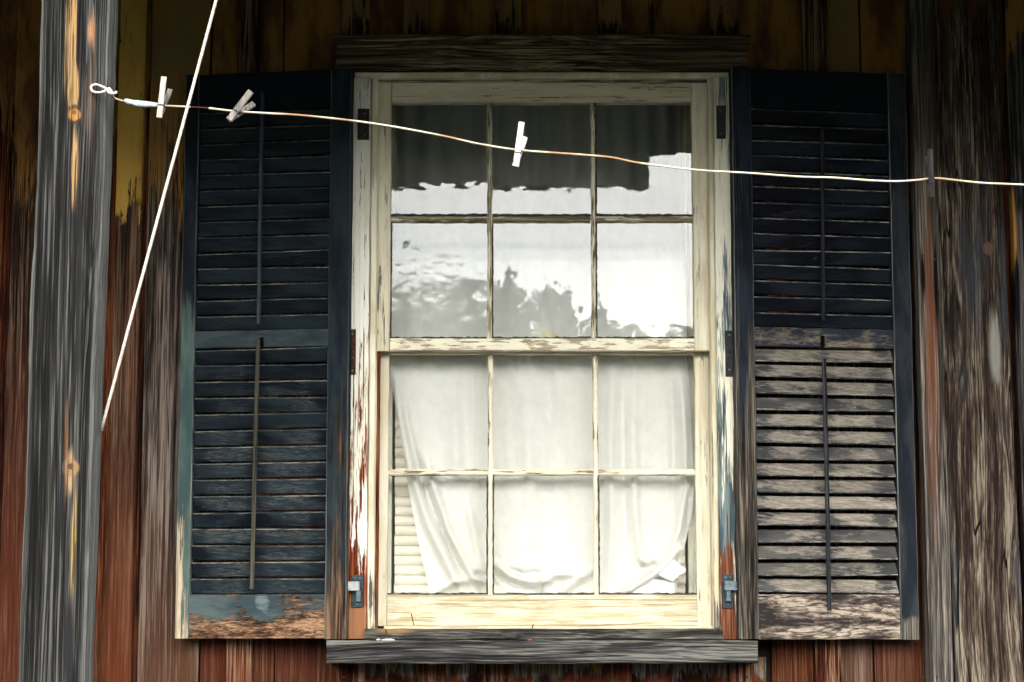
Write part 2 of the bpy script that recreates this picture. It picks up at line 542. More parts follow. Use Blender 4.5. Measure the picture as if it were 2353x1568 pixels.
M['muntin_h'] = wood('muntin_cross_paint', [(0.10, 0.075, 0.04, 1), (0.24, 0.19, 0.11, 1), (0.40, 0.33, 0.20, 1)], axis='x', paints=[
    dict(col=CREAM, col2=CREAM2, cover=zlin(1.2, 1.75, 0.14, -0.08), scale=(90, 12), soft=0.05)], crack=0.4)
M['jamb_h'] = wood('head_jamb_grey', [GREY_D, (0.13, 0.11, 0.085, 1), (0.26, 0.22, 0.16, 1)], axis='x', paints=[
    dict(col=(0.45, 0.40, 0.27, 1), cover=0.0, scale=(70, 6))], crack=0.5)
M['putty'] = plain('old_dark_putty', (0.055, 0.052, 0.043, 1), 0.9, var=0.6, scale=70)
M['stop_brown'] = wood('stop_strip_red', [RED_D, (0.22, 0.062, 0.022, 1), (0.34, 0.12, 0.05, 1)], paints=[
    dict(col=BRN_M, col2=GREY_M, cover=zlin(0.85, 1.15, 0.3, -0.4), scale=(40, 5), gloss=0)], crack=0.3)
M['stop_cream'] = wood('stop_strip_cream', [GREY_D, GREY_M, TAN_M], paints=[
    dict(col=CREAM, col2=(0.55, 0.48, 0.32, 1), cover=zlin(0.85, 1.25, -0.05, 0.22), scale=(60, 6))], crack=0.3)
M['jamb'] = wood('jamb_grey', [GREY_D, (0.13, 0.11, 0.085, 1), (0.26, 0.22, 0.16, 1)], paints=[
    dict(col=(0.55, 0.48, 0.32, 1), cover=zlin(0.9, 1.5, -0.2, 0.05), scale=(70, 6))], crack=0.5)
za, zb = zz(1330), zz(900)
M['casing_left'] = wood('left_casing_flaking', [RED_D, (0.21, 0.045, 0.016, 1), (0.32, 0.11, 0.05, 1)], stains=[
    (lambda g: g.mr(g.xyz(g.pos)[2], zz(1400), zz(1390), 1.0, 0.0), (0.27, 0.125, 0.062, 1), 0.85),
    (lambda g: g.mr(g.xyz(g.pos)[2], zz(800), zz(700), 0.0, 1.0), (0.10, 0.105, 0.11, 1), 0.9)],
    paints=[dict(col=WHITE, col2=WHITE2, cover=lambda g: g.m('ADD', g.mr(g.xyz(g.pos)[2], zz(1345), zz(1240), -0.26, 0.085, smooth=False), g.mr(g.xyz(g.pos)[2], zz(900), zz(760), 0.0, 0.07)),
                 scale=(46, 5.5), soft=0.025, fg=0.45, nr=0.7)], crack=0.5)
M['casing_right'] = wood('right_casing_flaking', [RED_D, (0.085, 0.026, 0.013, 1), (0.19, 0.075, 0.035, 1)], paints=[
    dict(col=(0.16, 0.20, 0.19, 1), col2=(0.05, 0.075, 0.09, 1), s2=(40, 4), cover=lambda g: g.mr(g.xyz(g.pos)[2], zz(1330), zz(1220), -0.28, 0.22), scale=(34, 3), fg=0.6),
    dict(col=(0.76, 0.72, 0.56, 1), col2=WHITE2, cover=lambda g: g.mr(g.xyz(g.pos)[2], zz(1230), zz(1040), -0.10, 0.09, smooth=False), scale=(34, 3.2), soft=0.05, fg=0.5, nr=0.7)], crack=0.4)
M['head'] = wood('head_board_wood', tone=0.7, cols=[(0.035, 0.020, 0.012, 1), (0.10, 0.066, 0.040, 1), (0.20, 0.145, 0.09, 1)], axis='x', wavy=0.03, gscale=0.9, along=1.6, paints=[
    dict(col=(0.34, 0.27, 0.15, 1), cover=lambda g: g.mr(g.m('ABSOLUTE', g.xyz(g.pos)[0]), 0.25, 0.55, -0.06, -0.25), scale=(70, 2.5), fg=0.9, soft=0.08)], crack=0.7)
M['sill'] = wood('sill_grey_wood', tone=0.6, cols=[(0.018, 0.018, 0.019, 1), (0.070, 0.067, 0.063, 1), (0.19, 0.18, 0.16, 1)], axis='x', gscale=0.8, wavy=0.02, crack=0.8, bump=1.0)
M['subsill'] = wood('subsill_grey_wood', tone=0.62, cols=[(0.03, 0.028, 0.026, 1), (0.10, 0.094, 0.082, 1), (0.21, 0.19, 0.16, 1)], axis='x', gscale=0.7, wavy=0.03, crack=0.7, stains=[
    (lambda g: g.blob(P(905, 1448, -.1), (0.07, .1, 0.012), .7, .3), (0.28, 0.17, 0.06, 1), 0.7)])

# shutters
def slat_cover(base, pe0, pr, pe1, we=0.30, wr=0.22):
    x0_, xr_, x1_ = P(pe0, 1080, -.09).x, P(pr, 1080, -.09).x, P(pe1, 1080, -.09).x

    def fn(g):
        x = g.xyz(g.pos)[0]
        near = lambda c, r: g.mr(g.m('ABSOLUTE', g.m('SUBTRACT', x, c)), 0.0, r, 1.0, 0.0)
        v = g.m('ADD', g.m('MULTIPLY', g.m('MAXIMUM', near(x0_, .07), near(x1_, .06)), we), g.m('MULTIPLY', near(xr_, .05), wr))
        return g.m('ADD', g.m('ADD', v, base), g.m('MULTIPLY', g.m('SUBTRACT', g.rnd, 0.5), 0.16))
    return fn


shut_wear = lambda z0, z1, a, b: zlin(z0, z1, a, b)
M['sh_l_stile'] = wood('left_shutter_outer_stile', [(0.16, 0.13, 0.095, 1), (0.34, 0.28, 0.20, 1), (0.48, 0.36, 0.24, 1)], paints=[
    dict(col=(0.070, 0.105, 0.090, 1), col2=(0.034, 0.058, 0.056, 1), cover=lambda g: g.m('SUBTRACT', g.mr(g.xyz(g.pos)[2], 0.85, 1.5, 0.04, 0.34, smooth=False), g.m('MULTIPLY', g.blob(P(405, 1330, -.05), (0.022, .1, 0.33), .6, .4), 0.33)), scale=(24, 6), nr=0.68),
    dict(col=NAVY, col2=NAVY2, cover=zlin(1.3, 2.0, -0.45, 0.3), scale=(16, 2.5), soft=0.14)], crack=0.4)
M['sh_l_inner'] = wood('left_shutter_inner_stile', tone=0.4, cols=[(0.028, 0.018, 0.014, 1), (0.10, 0.06, 0.038, 1), (0.27, 0.155, 0.09, 1)], paints=[
    dict(col=(0.005, 0.009, 0.013, 1), col2=(0.018, 0.027, 0.032, 1), cover=zlin(0.9, 1.75, -0.07, 0.30), scale=(34, 2.2), soft=0.06)], crack=0.5)
M['sh_l_rail'] = wood('left_shutter_mid_rail', [BRN_D, TAN_D, TAN_M], axis='x', paints=[
    dict(col=(0.014, 0.022, 0.027, 1), col2=(0.040, 0.053, 0.053, 1), cover=0.28, scale=(20, 4))], crack=0.3)
M['sh_l_top'] = wood('left_shutter_top_rail', [BRN_D, BRN_M, BRN_L], axis='x', paints=[dict(col=(0.004, 0.005, 0.008, 1), col2=NAVY, cover=0.4)], crack=0.3)
M['sh_l_bottom'] = wood('left_shutter_bottom_rail', tone=0.52, cols=[(0.045, 0.028, 0.02, 1), (0.22, 0.115, 0.062, 1), (0.42, 0.25, 0.145, 1)], axis='x', paints=[
    dict(col=(0.028, 0.042, 0.048, 1), col2=(0.065, 0.085, 0.083, 1), cover=lambda g: g.m('ADD', g.mr(g.xyz(g.pos)[2], zz(1455, -.09), zz(1375, -.09), -0.20, 0.13, smooth=False), g.m('MULTIPLY', g.blob(P(603, 1395, -.09), (0.045, .1, 0.045), .6, .2), 0.25)), scale=(17, 6), soft=0.06),
    dict(col=(0.13, 0.165, 0.18, 1), max=0.7, cover=lambda g: g.m('SUBTRACT', g.m('MULTIPLY', g.blob(P(604, 1390, -.09), (0.035, .1, 0.045), .7, .2), 0.45), 0.38), scale=(20, 10), soft=0.12)], crack=0.4)
M['sh_l_slat'] = wood('left_shutter_slat', [(0.012, 0.018, 0.022, 1), (0.025, 0.033, 0.039, 1), (0.060, 0.066, 0.064, 1)], axis='x', gscale=0.8, ring=0.2, broad=0.3, along=1.4, paints=[
    dict(col=(0.003, 0.005, 0.008, 1), col2=(0.012, 0.018, 0.023, 1), cover=lambda g: g.m('ADD', slat_cover(-0.10, 448, 590, 752, .26, .22)(g), g.mr(g.xyz(g.pos)[2], 1.2, 1.9, 0.0, 0.5)), scale=(24, 4), soft=0.16, s2=(14, 2.5), gloss=0.25, fg=0.2)], crack=0.15, rough=0.75)  # upper slats coated darker: porch shade put into the paint colour
M['rod_l'] = wood('left_tilt_rod', [(0.02, 0.018, 0.012, 1), (0.055, 0.050, 0.038, 1), (0.10, 0.09, 0.065, 1)], crack=0.3)
M['rod_l_up'] = plain('left_upper_tilt_rod', (0.018, 0.027, 0.037, 1), 0.6, var=0.4, scale=25)
M['sh_r_stile'] = wood('right_shutter_stile', tone=0.4, cols=[(0.028, 0.022, 0.018, 1), (0.105, 0.082, 0.063, 1), (0.28, 0.23, 0.175, 1)], paints=[
    dict(col=NAVY, col2=NAVY2, cover=zlin(1.15, 1.95, -0.22, 0.22), scale=(24, 2.0), soft=0.10)], crack=0.5)
M['sh_r_outer'] = wood('right_shutter_outer_stile', tone=0.42, cols=[(0.05, 0.045, 0.040, 1), (0.16, 0.14, 0.115, 1), (0.30, 0.26, 0.21, 1)], paints=[
    dict(col=(0.008, 0.011, 0.016, 1), col2=(0.026, 0.029, 0.034, 1), cover=lambda g: g.mr(g.xyz(g.pos)[2], zz(1440, -.09), zz(1400, -.09), -0.25, 0.19), scale=(20, 2.2), soft=0.10)], crack=0.4)
M['sh_r_rail'] = wood('right_shutter_mid_rail', [TAN_D, (0.18, 0.145, 0.11, 1), TAN_M], axis='x', paints=[
    dict(col=NAVY, col2=NAVY2, cover=0.03, scale=(18, 6), soft=0.08)], crack=0.4)
M['sh_r_bottom'] = wood('right_shutter_bottom_rail', tone=0.62, cols=[(0.045, 0.036, 0.034, 1), (0.17, 0.135, 0.11, 1), (0.44, 0.355, 0.28, 1)], axis='x', wavy=0.035, gscale=0.55, crack=0.55, ring=0.6, broad=0.7, along=2.0, bump=1.0)


def slat_r(name, cov, tone):
    t = tone
    return wood(name, [(0.135 * t, 0.116 * t, 0.096 * t, 1), (0.195 * t, 0.169 * t, 0.138 * t, 1), (0.28 * t, 0.245 * t, 0.198 * t, 1)], axis='x', gscale=0.8, ring=0.2, broad=0.3, along=1.4, paints=[
        dict(col=(0.034, 0.036, 0.039, 1), col2=(0.075, 0.070, 0.064, 1), cover=slat_cover(cov, 1743, 1896, 2042, .17, .12), scale=(26, 9), soft=0.07, nr=0.7, gloss=0.0, fg=0.15)], crack=0.12)


M['sh_r_slat'] = [slat_r('right_slat_bare', -0.10, 0.95), slat_r('right_slat_pale', -0.15, 1.2), slat_r('right_slat_dull', -0.04, 0.8)]
M['sh_r_slat_up'] = wood('right_upper_slat', [(0.02, 0.02, 0.02, 1), (0.07, 0.065, 0.06, 1), (0.16, 0.15, 0.14, 1)], axis='x', paints=[
    dict(col=(0.003, 0.004, 0.007, 1), col2=(0.011, 0.014, 0.020, 1), cover=0.28, scale=(30, 3), soft=0.1)], crack=0.4)
M['rod_r'] = wood('right_tilt_rod', [(0.008, 0.009, 0.011, 1), (0.020, 0.022, 0.025, 1), (0.055, 0.056, 0.058, 1)], crack=0.3)
M['edge_l'] = wood('left_slat_lit_worn_edge', [(0.02, 0.028, 0.03, 1), (0.07, 0.078, 0.07, 1), (0.19, 0.18, 0.14, 1)], axis='x')  # worn slat edge; the sky light it catches is in the colour
M['edge_r'] = wood('right_slat_lit_worn_edge', [(0.02, 0.025, 0.03, 1), (0.09, 0.09, 0.085, 1), (0.28, 0.25, 0.21, 1)], axis='x')  # wear and caught light together in one pale colour
M['edge_stile'] = wood('shutter_worn_edge', [(0.03, 0.04, 0.04, 1), (0.09, 0.10, 0.095, 1), (0.20, 0.20, 0.17, 1)])
M['slot_shade'] = plain('shutter_slot_shade', (0.004, 0.004, 0.005, 1), 1.0, spec=0)  # flat black for the shade inside a slot

# metal, cord, pins
M['iron'] = plain('old_iron', (0.020, 0.017, 0.018, 1), 0.65, 0.3, 0.6, 90)
M['iron_rust'] = plain('rusty_iron', (0.050, 0.018, 0.012, 1), 0.85, 0.1, 0.7, 90)
M['steel'] = plain('grey_pintle_metal', (0.085, 0.115, 0.125, 1), 0.5, 0.35, 0.5, 60)
M['steel_l'] = plain('pale_pintle_metal', (0.26, 0.275, 0.265, 1), 0.45, 0.3, 0.25, 40)
M['plate_blue'] = plain('dark_blue_plate', (0.018, 0.028, 0.036, 1), 0.55, 0.25, 0.7, 50)
M['cord'] = plain('white_cord', (0.36, 0.33, 0.285, 1), 0.8, 0, 0.25, 160)
g = Gr('clothesline_plastic')
n1 = g.noise(g.vmul(g.pos, (9, 3, 3)), detail=3)
n2 = g.noise(g.vmul(g.pos, (60, 60, 60)), detail=3)
c = g.mix(g.mr(n1, 0.50, 0.66), (0.32, 0.285, 0.22, 1), (0.20, 0.10, 0.04, 1))
g.bsdf(c, 0.6, n2, 0.3, 0.001)
M['line'] = g.mat
M['wire_bare'] = plain('bare_rusty_wire', (0.06, 0.012, 0.006, 1), 0.7, 0.3, 0.4, 90)
M['tape'] = plain('grey_tape', (0.30, 0.36, 0.37, 1), 0.45, 0, 0.5, 70)
M['pin_white'] = wood('pin_pale_wood', [(0.26, 0.22, 0.19, 1), (0.36, 0.33, 0.30, 1), (0.42, 0.39, 0.36, 1)], crack=0.4, bump=0.4)
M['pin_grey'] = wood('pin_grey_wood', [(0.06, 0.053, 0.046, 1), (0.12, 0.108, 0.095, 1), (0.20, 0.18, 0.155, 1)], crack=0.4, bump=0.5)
M['pin_dark'] = wood('pin_dark_wood', [(0.006, 0.005, 0.005, 1), (0.014, 0.012, 0.011, 1), (0.035, 0.031, 0.026, 1)], crack=0.4, bump=0.5)
M['flake'] = plain('paint_flake_white', (0.75, 0.72, 0.64, 1), 0.8, 0, 0.1)
M['flake_red'] = plain('paint_flake_red', (0.36, 0.05, 0.05, 1), 0.8, 0, 0.2)


def glass(name, wave, ws, f0=0.10, dust=0.012, swirl=0.0):
    g = Gr(name)
    cs = g.vop('DOT_PRODUCT', g.geo.outputs['True Normal'], g.geo.outputs['Incoming'])
    k = g.m('POWER', g.m('SUBTRACT', 1.0, g.m('ABSOLUTE', cs)), 5.0)
    fac = g.m('ADD', f0, g.m('MULTIPLY', k, 1 - f0))
    h = g.noise(g.vmul(g.q, (ws, ws, ws * 1.3)), detail=2, rough=0.45)
    if swirl:
        h2 = g.noise(g.vmul(g.q, (26, 26, 30)), detail=2, rough=0.5, dist=1.2)
        msk = g.mr(g.noise(g.vmul(g.q, (7, 7, 7)), detail=1), 0.42, 0.6)
        h = g.m('ADD', h, g.m('MULTIPLY', g.m('MULTIPLY', h2, msk), swirl))
    bp = g.t.nodes.new('ShaderNodeBump')
    bp.inputs['Strength'].default_value = 1.0
    bp.inputs['Distance'].default_value = wave
    g.link(h, bp.inputs['Height'])
    gl = g.t.nodes.new('ShaderNodeBsdfGlossy')
    gl.inputs['Roughness'].default_value = 0.005
    g.link(bp.outputs[0], gl.inputs['Normal'])
    tr = g.t.nodes.new('ShaderNodeBsdfTransparent')
    tr.inputs['Color'].default_value = (0.990, 0.993, 0.988, 1)
    df = g.t.nodes.new('ShaderNodeBsdfDiffuse')
    df.inputs['Color'].default_value = (0.55, 0.53, 0.46, 1)
    m1 = g.t.nodes.new('ShaderNodeMixShader')
    g.link(fac, m1.inputs[0])
    g.t.links.new(tr.outputs[0], m1.inputs[1])
    g.t.links.new(gl.outputs[0], m1.inputs[2])
    m2 = g.t.nodes.new('ShaderNodeMixShader')
    dn = g.noise(g.vmul(g.q, (35, 35, 22)), detail=5, rough=0.7)
    g.link(g.mr(dn, 0.40, 0.75, dust * 0.3, dust * 2.5), m2.inputs[0])
    g.t.links.new(m1.outputs[0], m2.inputs[1])
    g.t.links.new(df.outputs[0], m2.inputs[2])
    g.t.links.new(m2.outputs[0], g.out.inputs[0])
    return g.mat


M['glass'] = glass('old_window_glass', 0.00022, 9, f0=0.034)
M['glass_top'] = glass('top_window_glass', 0.00045, 12, f0=0.034, swirl=0.10)
M['glass_wavy'] = glass('wavy_window_glass', 0.00060, 10, f0=0.034, swirl=0.45)

g = Gr('curtain_voile')
n = g.noise(g.vmul(g.q, (25, 25, 25)), detail=3)
weave = g.noise(g.vmul(g.pos, (900, 900, 900)), detail=1)
colr = g.ramp(n, [(0.3, (0.93, 0.915, 0.865, 1)), (0.7, (0.96, 0.945, 0.90, 1))])
df = g.t.nodes.new('ShaderNodeBsdfDiffuse')
g.link(colr, df.inputs['Color'])
tl = g.t.nodes.new('ShaderNodeBsdfTranslucent')
g.link(colr, tl.inputs['Color'])
tp = g.t.nodes.new('ShaderNodeBsdfTransparent')
a1 = g.t.nodes.new('ShaderNodeMixShader')
a1.inputs[0].default_value = 0.16
g.t.links.new(df.outputs[0], a1.inputs[1])
g.t.links.new(tl.outputs[0], a1.inputs[2])
a2 = g.t.nodes.new('ShaderNodeMixShader')
g.link(g.mr(weave, 0.35, 0.65, 0.26, 0.36), a2.inputs[0])
g.t.links.new(a1.outputs[0], a2.inputs[1])
g.t.links.new(tp.outputs[0], a2.inputs[2])
g.t.links.new(a2.outputs[0], g.out.inputs[0])
M['curtain'] = g.mat
M['curtain_hem'] = plain('curtain_hem_cloth', (0.88, 0.88, 0.86, 1), 0.9, 0, 0.03)
M['blind'] = plain('blind_white', (0.86, 0.79, 0.66, 1), 0.5, 0, 0.06, 12)
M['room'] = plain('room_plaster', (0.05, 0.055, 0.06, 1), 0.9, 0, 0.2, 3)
M['reveal'] = wood('inner_reveal_paint', [(0.3, 0.27, 0.2, 1), (0.42, 0.38, 0.28, 1), (0.55, 0.5, 0.38, 1)], paints=[dict(col=(0.75, 0.71, 0.58, 1), cover=zlin(1.55, 1.7, 0.4, -0.4), scale=(8, 6), soft=.2)])
M['room_white'] = plain('inner_jamb_white', (0.72, 0.69, 0.58, 1), 0.7, 0, 0.1, 20)

g = Gr('yard_grass')
n = g.noise(g.vmul(g.pos, (0.5, 0.5, 0.5)), detail=8, rough=0.7)
n2 = g.noise(g.vmul(g.pos, (9, 9, 9)), detail=4)
c = g.ramp(n, [(0.35, (0.009, 0.011, 0.010, 1)), (0.6, (0.016, 0.019, 0.016, 1)), (0.75, (0.028, 0.027, 0.024, 1))])
g.bsdf(c, 0.95, n2, 0.6, 0.03, spec=0.1)
M['grass'] = g.mat
M['deck'] = wood('porch_deck_wood', [(0.008, 0.008, 0.008, 1), (0.018, 0.017, 0.016, 1), (0.035, 0.033, 0.03, 1)], axis='x')
M['roof'] = wood('porch_roof_wood', [(0.014, 0.011, 0.009, 1), (0.030, 0.024, 0.019, 1), (0.055, 0.045, 0.035, 1)], axis='x')
M['bark'] = wood('tree_bark', [(0.02, 0.015, 0.012, 1), (0.06, 0.048, 0.038, 1), (0.11, 0.09, 0.075, 1)], gscale=0.2)
g = Gr('tree_leaves')
n = g.noise(g.vmul(g.pos, (1.3, 1.3, 1.3)), detail=4)
g.bsdf(g.ramp(n, [(0.35, (0.022, 0.038, 0.030, 1)), (0.65, (0.052, 0.080, 0.060, 1))]), 0.7, spec=0.2)
M['leaf'] = g.mat

# ------------------------------------------------------------------ the setting
GZ = -0.75


def quad_plane(name, x0, x1, y0, y1, z, mat, kind='structure'):
    o = mesh_obj(name, [(x0, y0, z), (x1, y0, z), (x1, y1, z), (x0, y1, z)], [(0, 1, 2, 3)], mat)
    o['kind'] = kind
    return o


quad_plane('ground', -600, 600, -900, 300, GZ, M['grass'])
V, Fc = box_geo((-5.5, -1.95, -0.16), (5.5, 0.0, 0.0))
mesh_obj('porch_floor', V, Fc, M['deck'])['kind'] = 'structure'

# room behind the window, open only at the window
ox0, ox1 = P(855, 800, 0.02).x, P(1645, 800, 0.02).x
oz0, oz1 = zz(1445, 0.02), zz(180, 0.02)
rm = merge(box_geo((-2.4, 3.2, 0), (2.4, 3.25, 3.0)), box_geo((-2.45, 0.09, 0), (-2.4, 3.25, 3.0)), box_geo((2.4, 0.09, 0), (2.45, 3.25, 3.0)),
           box_geo((-2.4, 0.09, -0.05), (2.4, 3.25, 0.0)), box_geo((-2.4, 0.09, 3.0), (2.4, 3.25, 3.05)))
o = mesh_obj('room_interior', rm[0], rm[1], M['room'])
o['kind'] = 'structure'

# ---- house wall: boards and battens
wall = empty('board_and_batten_wall', (0, 0.02, 0), 'weathered board and batten house wall in worn ochre and rust red around the window', 'wall', kind='thing')
ZT, ZB = 2.99, -0.10
sh = merge(box_geo((-5.5, 0.035, ZB), (ox0, 0.088, ZT)), box_geo((ox1, 0.035, ZB), (5.5, 0.088, ZT)),
           box_geo((ox0, 0.035, ZB), (ox1, 0.088, oz0)), box_geo((ox0, 0.035, oz1), (ox1, 0.088, ZT)))
mesh_obj('sheathing', sh[0], sh[1], M['sheath'], wall)


def xw(px, py, Y=0.0): return P(px, py, Y).x


def vboard(name, x0, x1, z0, z1, yf, thk, mat, seg=None, jit=0.0008, wob=0.002, lean=0.0):
    seg = seg or max(3, int((z1 - z0) / 0.12))
    return bar(name, ((x0 + x1) / 2 + lean, yf + thk / 2, z0), ((x0 + x1) / 2, yf + thk / 2, z1), (1, 0, 0), x1 - x0, thk, mat, wall, c=0.0015, seg=seg, jit=jit, wob=wob)


HEADZ, SILLZ = zz(90, -.05), zz(1510, -.05)
xl_edge, xr_edge = xw(770, 780), xw(1722, 780)
# boards left of the window, full height; px measured half way up
for (a, b, mat) in [(-700, -480, 'board'), (-476, -230, 'board_red'), (-226, 30, 'board_red'), (34, 268, 'board_red'), (332, 470, 'board_grey'), (474, 640, 'board'), (644, 800, 'board')]:
    vboard('board', xw(a, 784), xw(b, 784), ZB, ZT, 0.0, 0.03, M[mat])
vboard('board', xw(270, 784), xw(330, 784), ZB, ZT, 0.004, 0.028, M['board_red'])
for (a, b) in [(-740, -676), (-510, -446), (-255, -195)]:
    vboard('batten', xw(a, 784), xw(b, 784), ZB, ZT, -0.022, 0.021, M['batten'])
vboard('batten', xw(22, 784), xw(85, 784), ZB, ZT, -0.024, 0.023, M['board'])
vboard('batten', xw(262, 784), xw(322, 784), ZB, ZT, -0.026, 0.025, M['batten'])
vboard('batten', xw(536, 784), xw(594, 784), ZB, ZT, -0.022, 0.021, M['batten_low'])
# above the head board
for (a, b, mat) in [(802, 960, 'board'), (964, 1164, 'board_red'), (1168, 1400, 'board'), (1404, 1660, 'board_red'), (1664, 1760, 'board')]:
    vboard('board', xw(a, 40), xw(b, 40), oz1 - 0.02, ZT, 0.002, 0.028, M[mat], seg=8)
for (a, b) in [(788, 850), (927, 986), (1136, 1198), (1375, 1428), (1630, 1694)]:
    vboard('batten', xw(a, 40), xw(b, 40), HEADZ, ZT, -0.022, 0.022, M['batten_top'], seg=6)
# below the sill
for (a, b) in [(802, 990), (994, 1140), (1144, 1418), (1422, 1700), (1704, 1760)]:
    vboard('board', xw(a, 1550), xw(b, 1550), ZB, SILLZ, 0.002, 0.028, M['panel_low'], seg=6)
low = []
for (a, b) in [(769, 838), (962, 1023), (1109, 1175), (1389, 1451), (1676, 1731)]:
    low.append(vboard('batten', xw(a, 1550), xw(b, 1550), ZB, SILLZ, -0.022, 0.022, M['batten_low'], seg=6))
# right of the window
for (a, b, mat) in [(1762, 1870, 'board_red'), (1874, 1990, 'board_grey'), (1994, 2100, 'board')]:
    vboard('board', xw(a, 784), xw(b, 784), ZB, ZT, 0.001, 0.03, M[mat])
vboard('batten', xw(1855, 784), xw(1914, 784), ZB, ZT, -0.022, 0.021, M['batten_low'])
vboard('board', xw(2102, 784), xw(2330, 784), ZB, ZT, 0.006, 0.027, M['board_red'])
pb = vboard('batten', xw(2109, 784, -.07), xw(2162, 784, -.07), ZB, ZT, -0.072, 0.071, M['plank_batten'], lean=0.012, wob=.003)
vboard('plank', xw(2160, 784, -.05) + .002, xw(2317, 784, -.05), ZB, ZT, -0.052, 0.054, M['plank_rough'], jit=0.0016, lean=0.014, wob=.006)
vboard('plank', xw(2331, 784, -.035), xw(2560, 784, -.035), ZB, ZT, -0.038, 0.042, M['plank_far'], lean=0.012)
for (a, b, mat) in [(2562, 2790, 'board'), (2794, 3060, 'board_red')]:
    vboard('board', xw(a, 784), xw(b, 784), ZB, ZT, 0.0, 0.03, M[mat])
for (a, b) in [(2760, 2822), (3030, 3090)]:
    vboard('batten', xw(a, 784), xw(b, 784), ZB, ZT, -0.022, 0.021, M['batten'])


def nail(px, py, Y, parent, r=0.0035, mat=None):
    p = P(px, py, Y)
    V, Fc = tube_geo([p + Vector((0, .004, 0)), p + Vector((0, -.0012, 0)), p + Vector((0, -.002, 0))], [r, r, r * .7], 8)
    return mesh_obj('nail', V, Fc, mat or M['iron_rust'], parent)


for (a, b) in [(2119, 588), (2149, 596), (2122, 1556), (2153, 1556)]:
    nail(a, b, -.073, pb)
for b_, (a1, a2) in zip(low, [(790, 822), (978, 1008), (1126, 1160), (1405, 1436), (1692, 1716)]):
    nail(a1, 1556, -.023, b_)
    nail(a2, 1556, -.023, b_)

# ------------------------------------------------------------------ porch roof and posts
eh = P(1200, 440, 1.95).z                     # eave height read from its mirror image in the glass
roof = empty('porch_canopy', (0, -1.95, eh), 'dark porch roof whose underside is mirrored in the top panes', 'porch roof', kind='thing')
rw = 6.0
rise = 0.22


def slab(y0, z0, y1, z1, t, x0=-rw, x1=rw):
    V = [(x0, y0, z0), (x1, y0, z0), (x1, y1, z1), (x0, y1, z1), (x0, y0, z0 + t), (x1, y0, z0 + t), (x1, y1, z1 + t), (x0, y1, z1 + t)]
    return V, [(0, 1, 2, 3), (7, 6, 5, 4), (4, 5, 1, 0), (5, 6, 2, 1), (6, 7, 3, 2), (7, 4, 0, 3)]


V, Fc = slab(-1.99, eh + 0.122, 3.4, eh + 0.122 + rise * 5.39, 0.05)
mesh_obj('roof_deck', V, Fc, M['roof'], roof)
nx = P(1478, 400, 1.95).x
nx2 = nx + 0.42
for (a, b) in [(-rw, nx), (nx2, rw)]:
    V, Fc = bar_geo((a, -1.975, eh + 0.0605), (b, -1.975, eh + 0.0605), (0, 0, 1), 0.121, 0.025, seg=40, jit=0.002, seed=3)
    mesh_obj('fascia_board', V, Fc, M['roof'], roof)
for i in range(-9, 10):
    x = i * 0.61 + 0.11
    a, b = Vector((x, -1.94, eh + 0.082)), Vector((x, -0.03, eh + 0.082 + rise * 1.91))
    bar('rafter', a, b, (0, 0, 1), 0.085, 0.045, M['roof'], roof, seg=1)

# the porch post in view
post = empty('porch_post', P(120, 1700, PY), 'weathered grey timber porch post with split yellow wood and knots at far left', 'post', 'porch posts')


def post_geo(tl, tr, bl, br, z0, z1, dep, seg=60, seed=4):
    """square section post whose corners are worn round; tl.. are x at heights zt, zb"""
    (xtl, xtr, zt), (xbl, xbr, zb_) = tl, bl
    rr = random.Random(seed)
    V, Fc = [], []
    n = 16
    for i in range(seg + 1):
        z = z0 + (z1 - z0) * i / seg
        t = (z - zb_) / (zt - zb_)
        xl = xbl + (xtl - xbl) * t
        xr = xbr + (xtr - xbr) * t
        xl += 0.004 * mnoise.noise(Vector((3.1, z * 3, 0))) + rr.uniform(-.0008, .0008)
        xr += 0.004 * mnoise.noise(Vector((9.1, z * 3, 0))) + rr.uniform(-.0008, .0008)
        cx, hw, hd = (xl + xr) / 2, (xr - xl) / 2, dep / 2
        for j in range(n):
            a = 2 * math.pi * (j + .5) / n
            ca, sa = math.cos(a), math.sin(a)
            k = 7.0
            rj = (abs(ca) ** k + abs(sa) ** k) ** (-1 / k)
            dj = 0.003 * mnoise.noise(Vector((math.cos(a) * 9, math.sin(a) * 9, z * 2.5)))
            V.append((cx + ca * rj * (hw + dj), PY + hd + sa * rj * (hd + dj), z))
    for i in range(seg):
        for j in range(n):
            a, b = i * n + j, i * n + (j + 1) % n
            Fc.append((a, b, b + n, a + n))
    Fc += [tuple(reversed(range(n))), tuple(range(seg * n, seg * n + n))]
    return V, Fc


pt, pb_ = (P(92, 0, PY).x, P(249, 0, PY).x, P(92, 0, PY).z), (P(33, 1568, PY).x, P(190, 1568, PY).x, P(33, 1568, PY).z)
V, Fc = post_geo(pt, None, pb_, None, 0.0, eh + 0.04, 0.125)
shaft = mesh_obj('shaft', V, Fc, M['post'], post, smooth=False)


# its fellow beyond the frame, where the line ends
post2 = empty('porch_post', (1.78, PY, 0), 'plain grey porch post holding the right end of the clothesline', 'post', 'porch posts')
V, Fc = box_geo((1.71, PY, 0), (1.85, PY + .14, eh + .04))
mesh_obj('shaft', V, Fc, M['post'], post2)

# ------------------------------------------------------------------ window
CY_ = -0.09                                   # casing face
win = empty('sash_window', P(1240, 1500, -.03), 'old cream six over six sash window with flaking casings and grey sill', 'window', kind='thing')


def hbar(name, xa, xb, za_, zb_, yf, thk, mat, parent, seg=10, jit=0.0007, c=0.002, wob=0.001):
    z = (za_ + zb_) / 2
    return bar(name, (xa, yf + thk / 2, z), (xb, yf + thk / 2, z), (0, 0, 1), abs(za_ - zb_), thk, mat, parent, c=c, seg=seg, jit=jit, wob=wob)


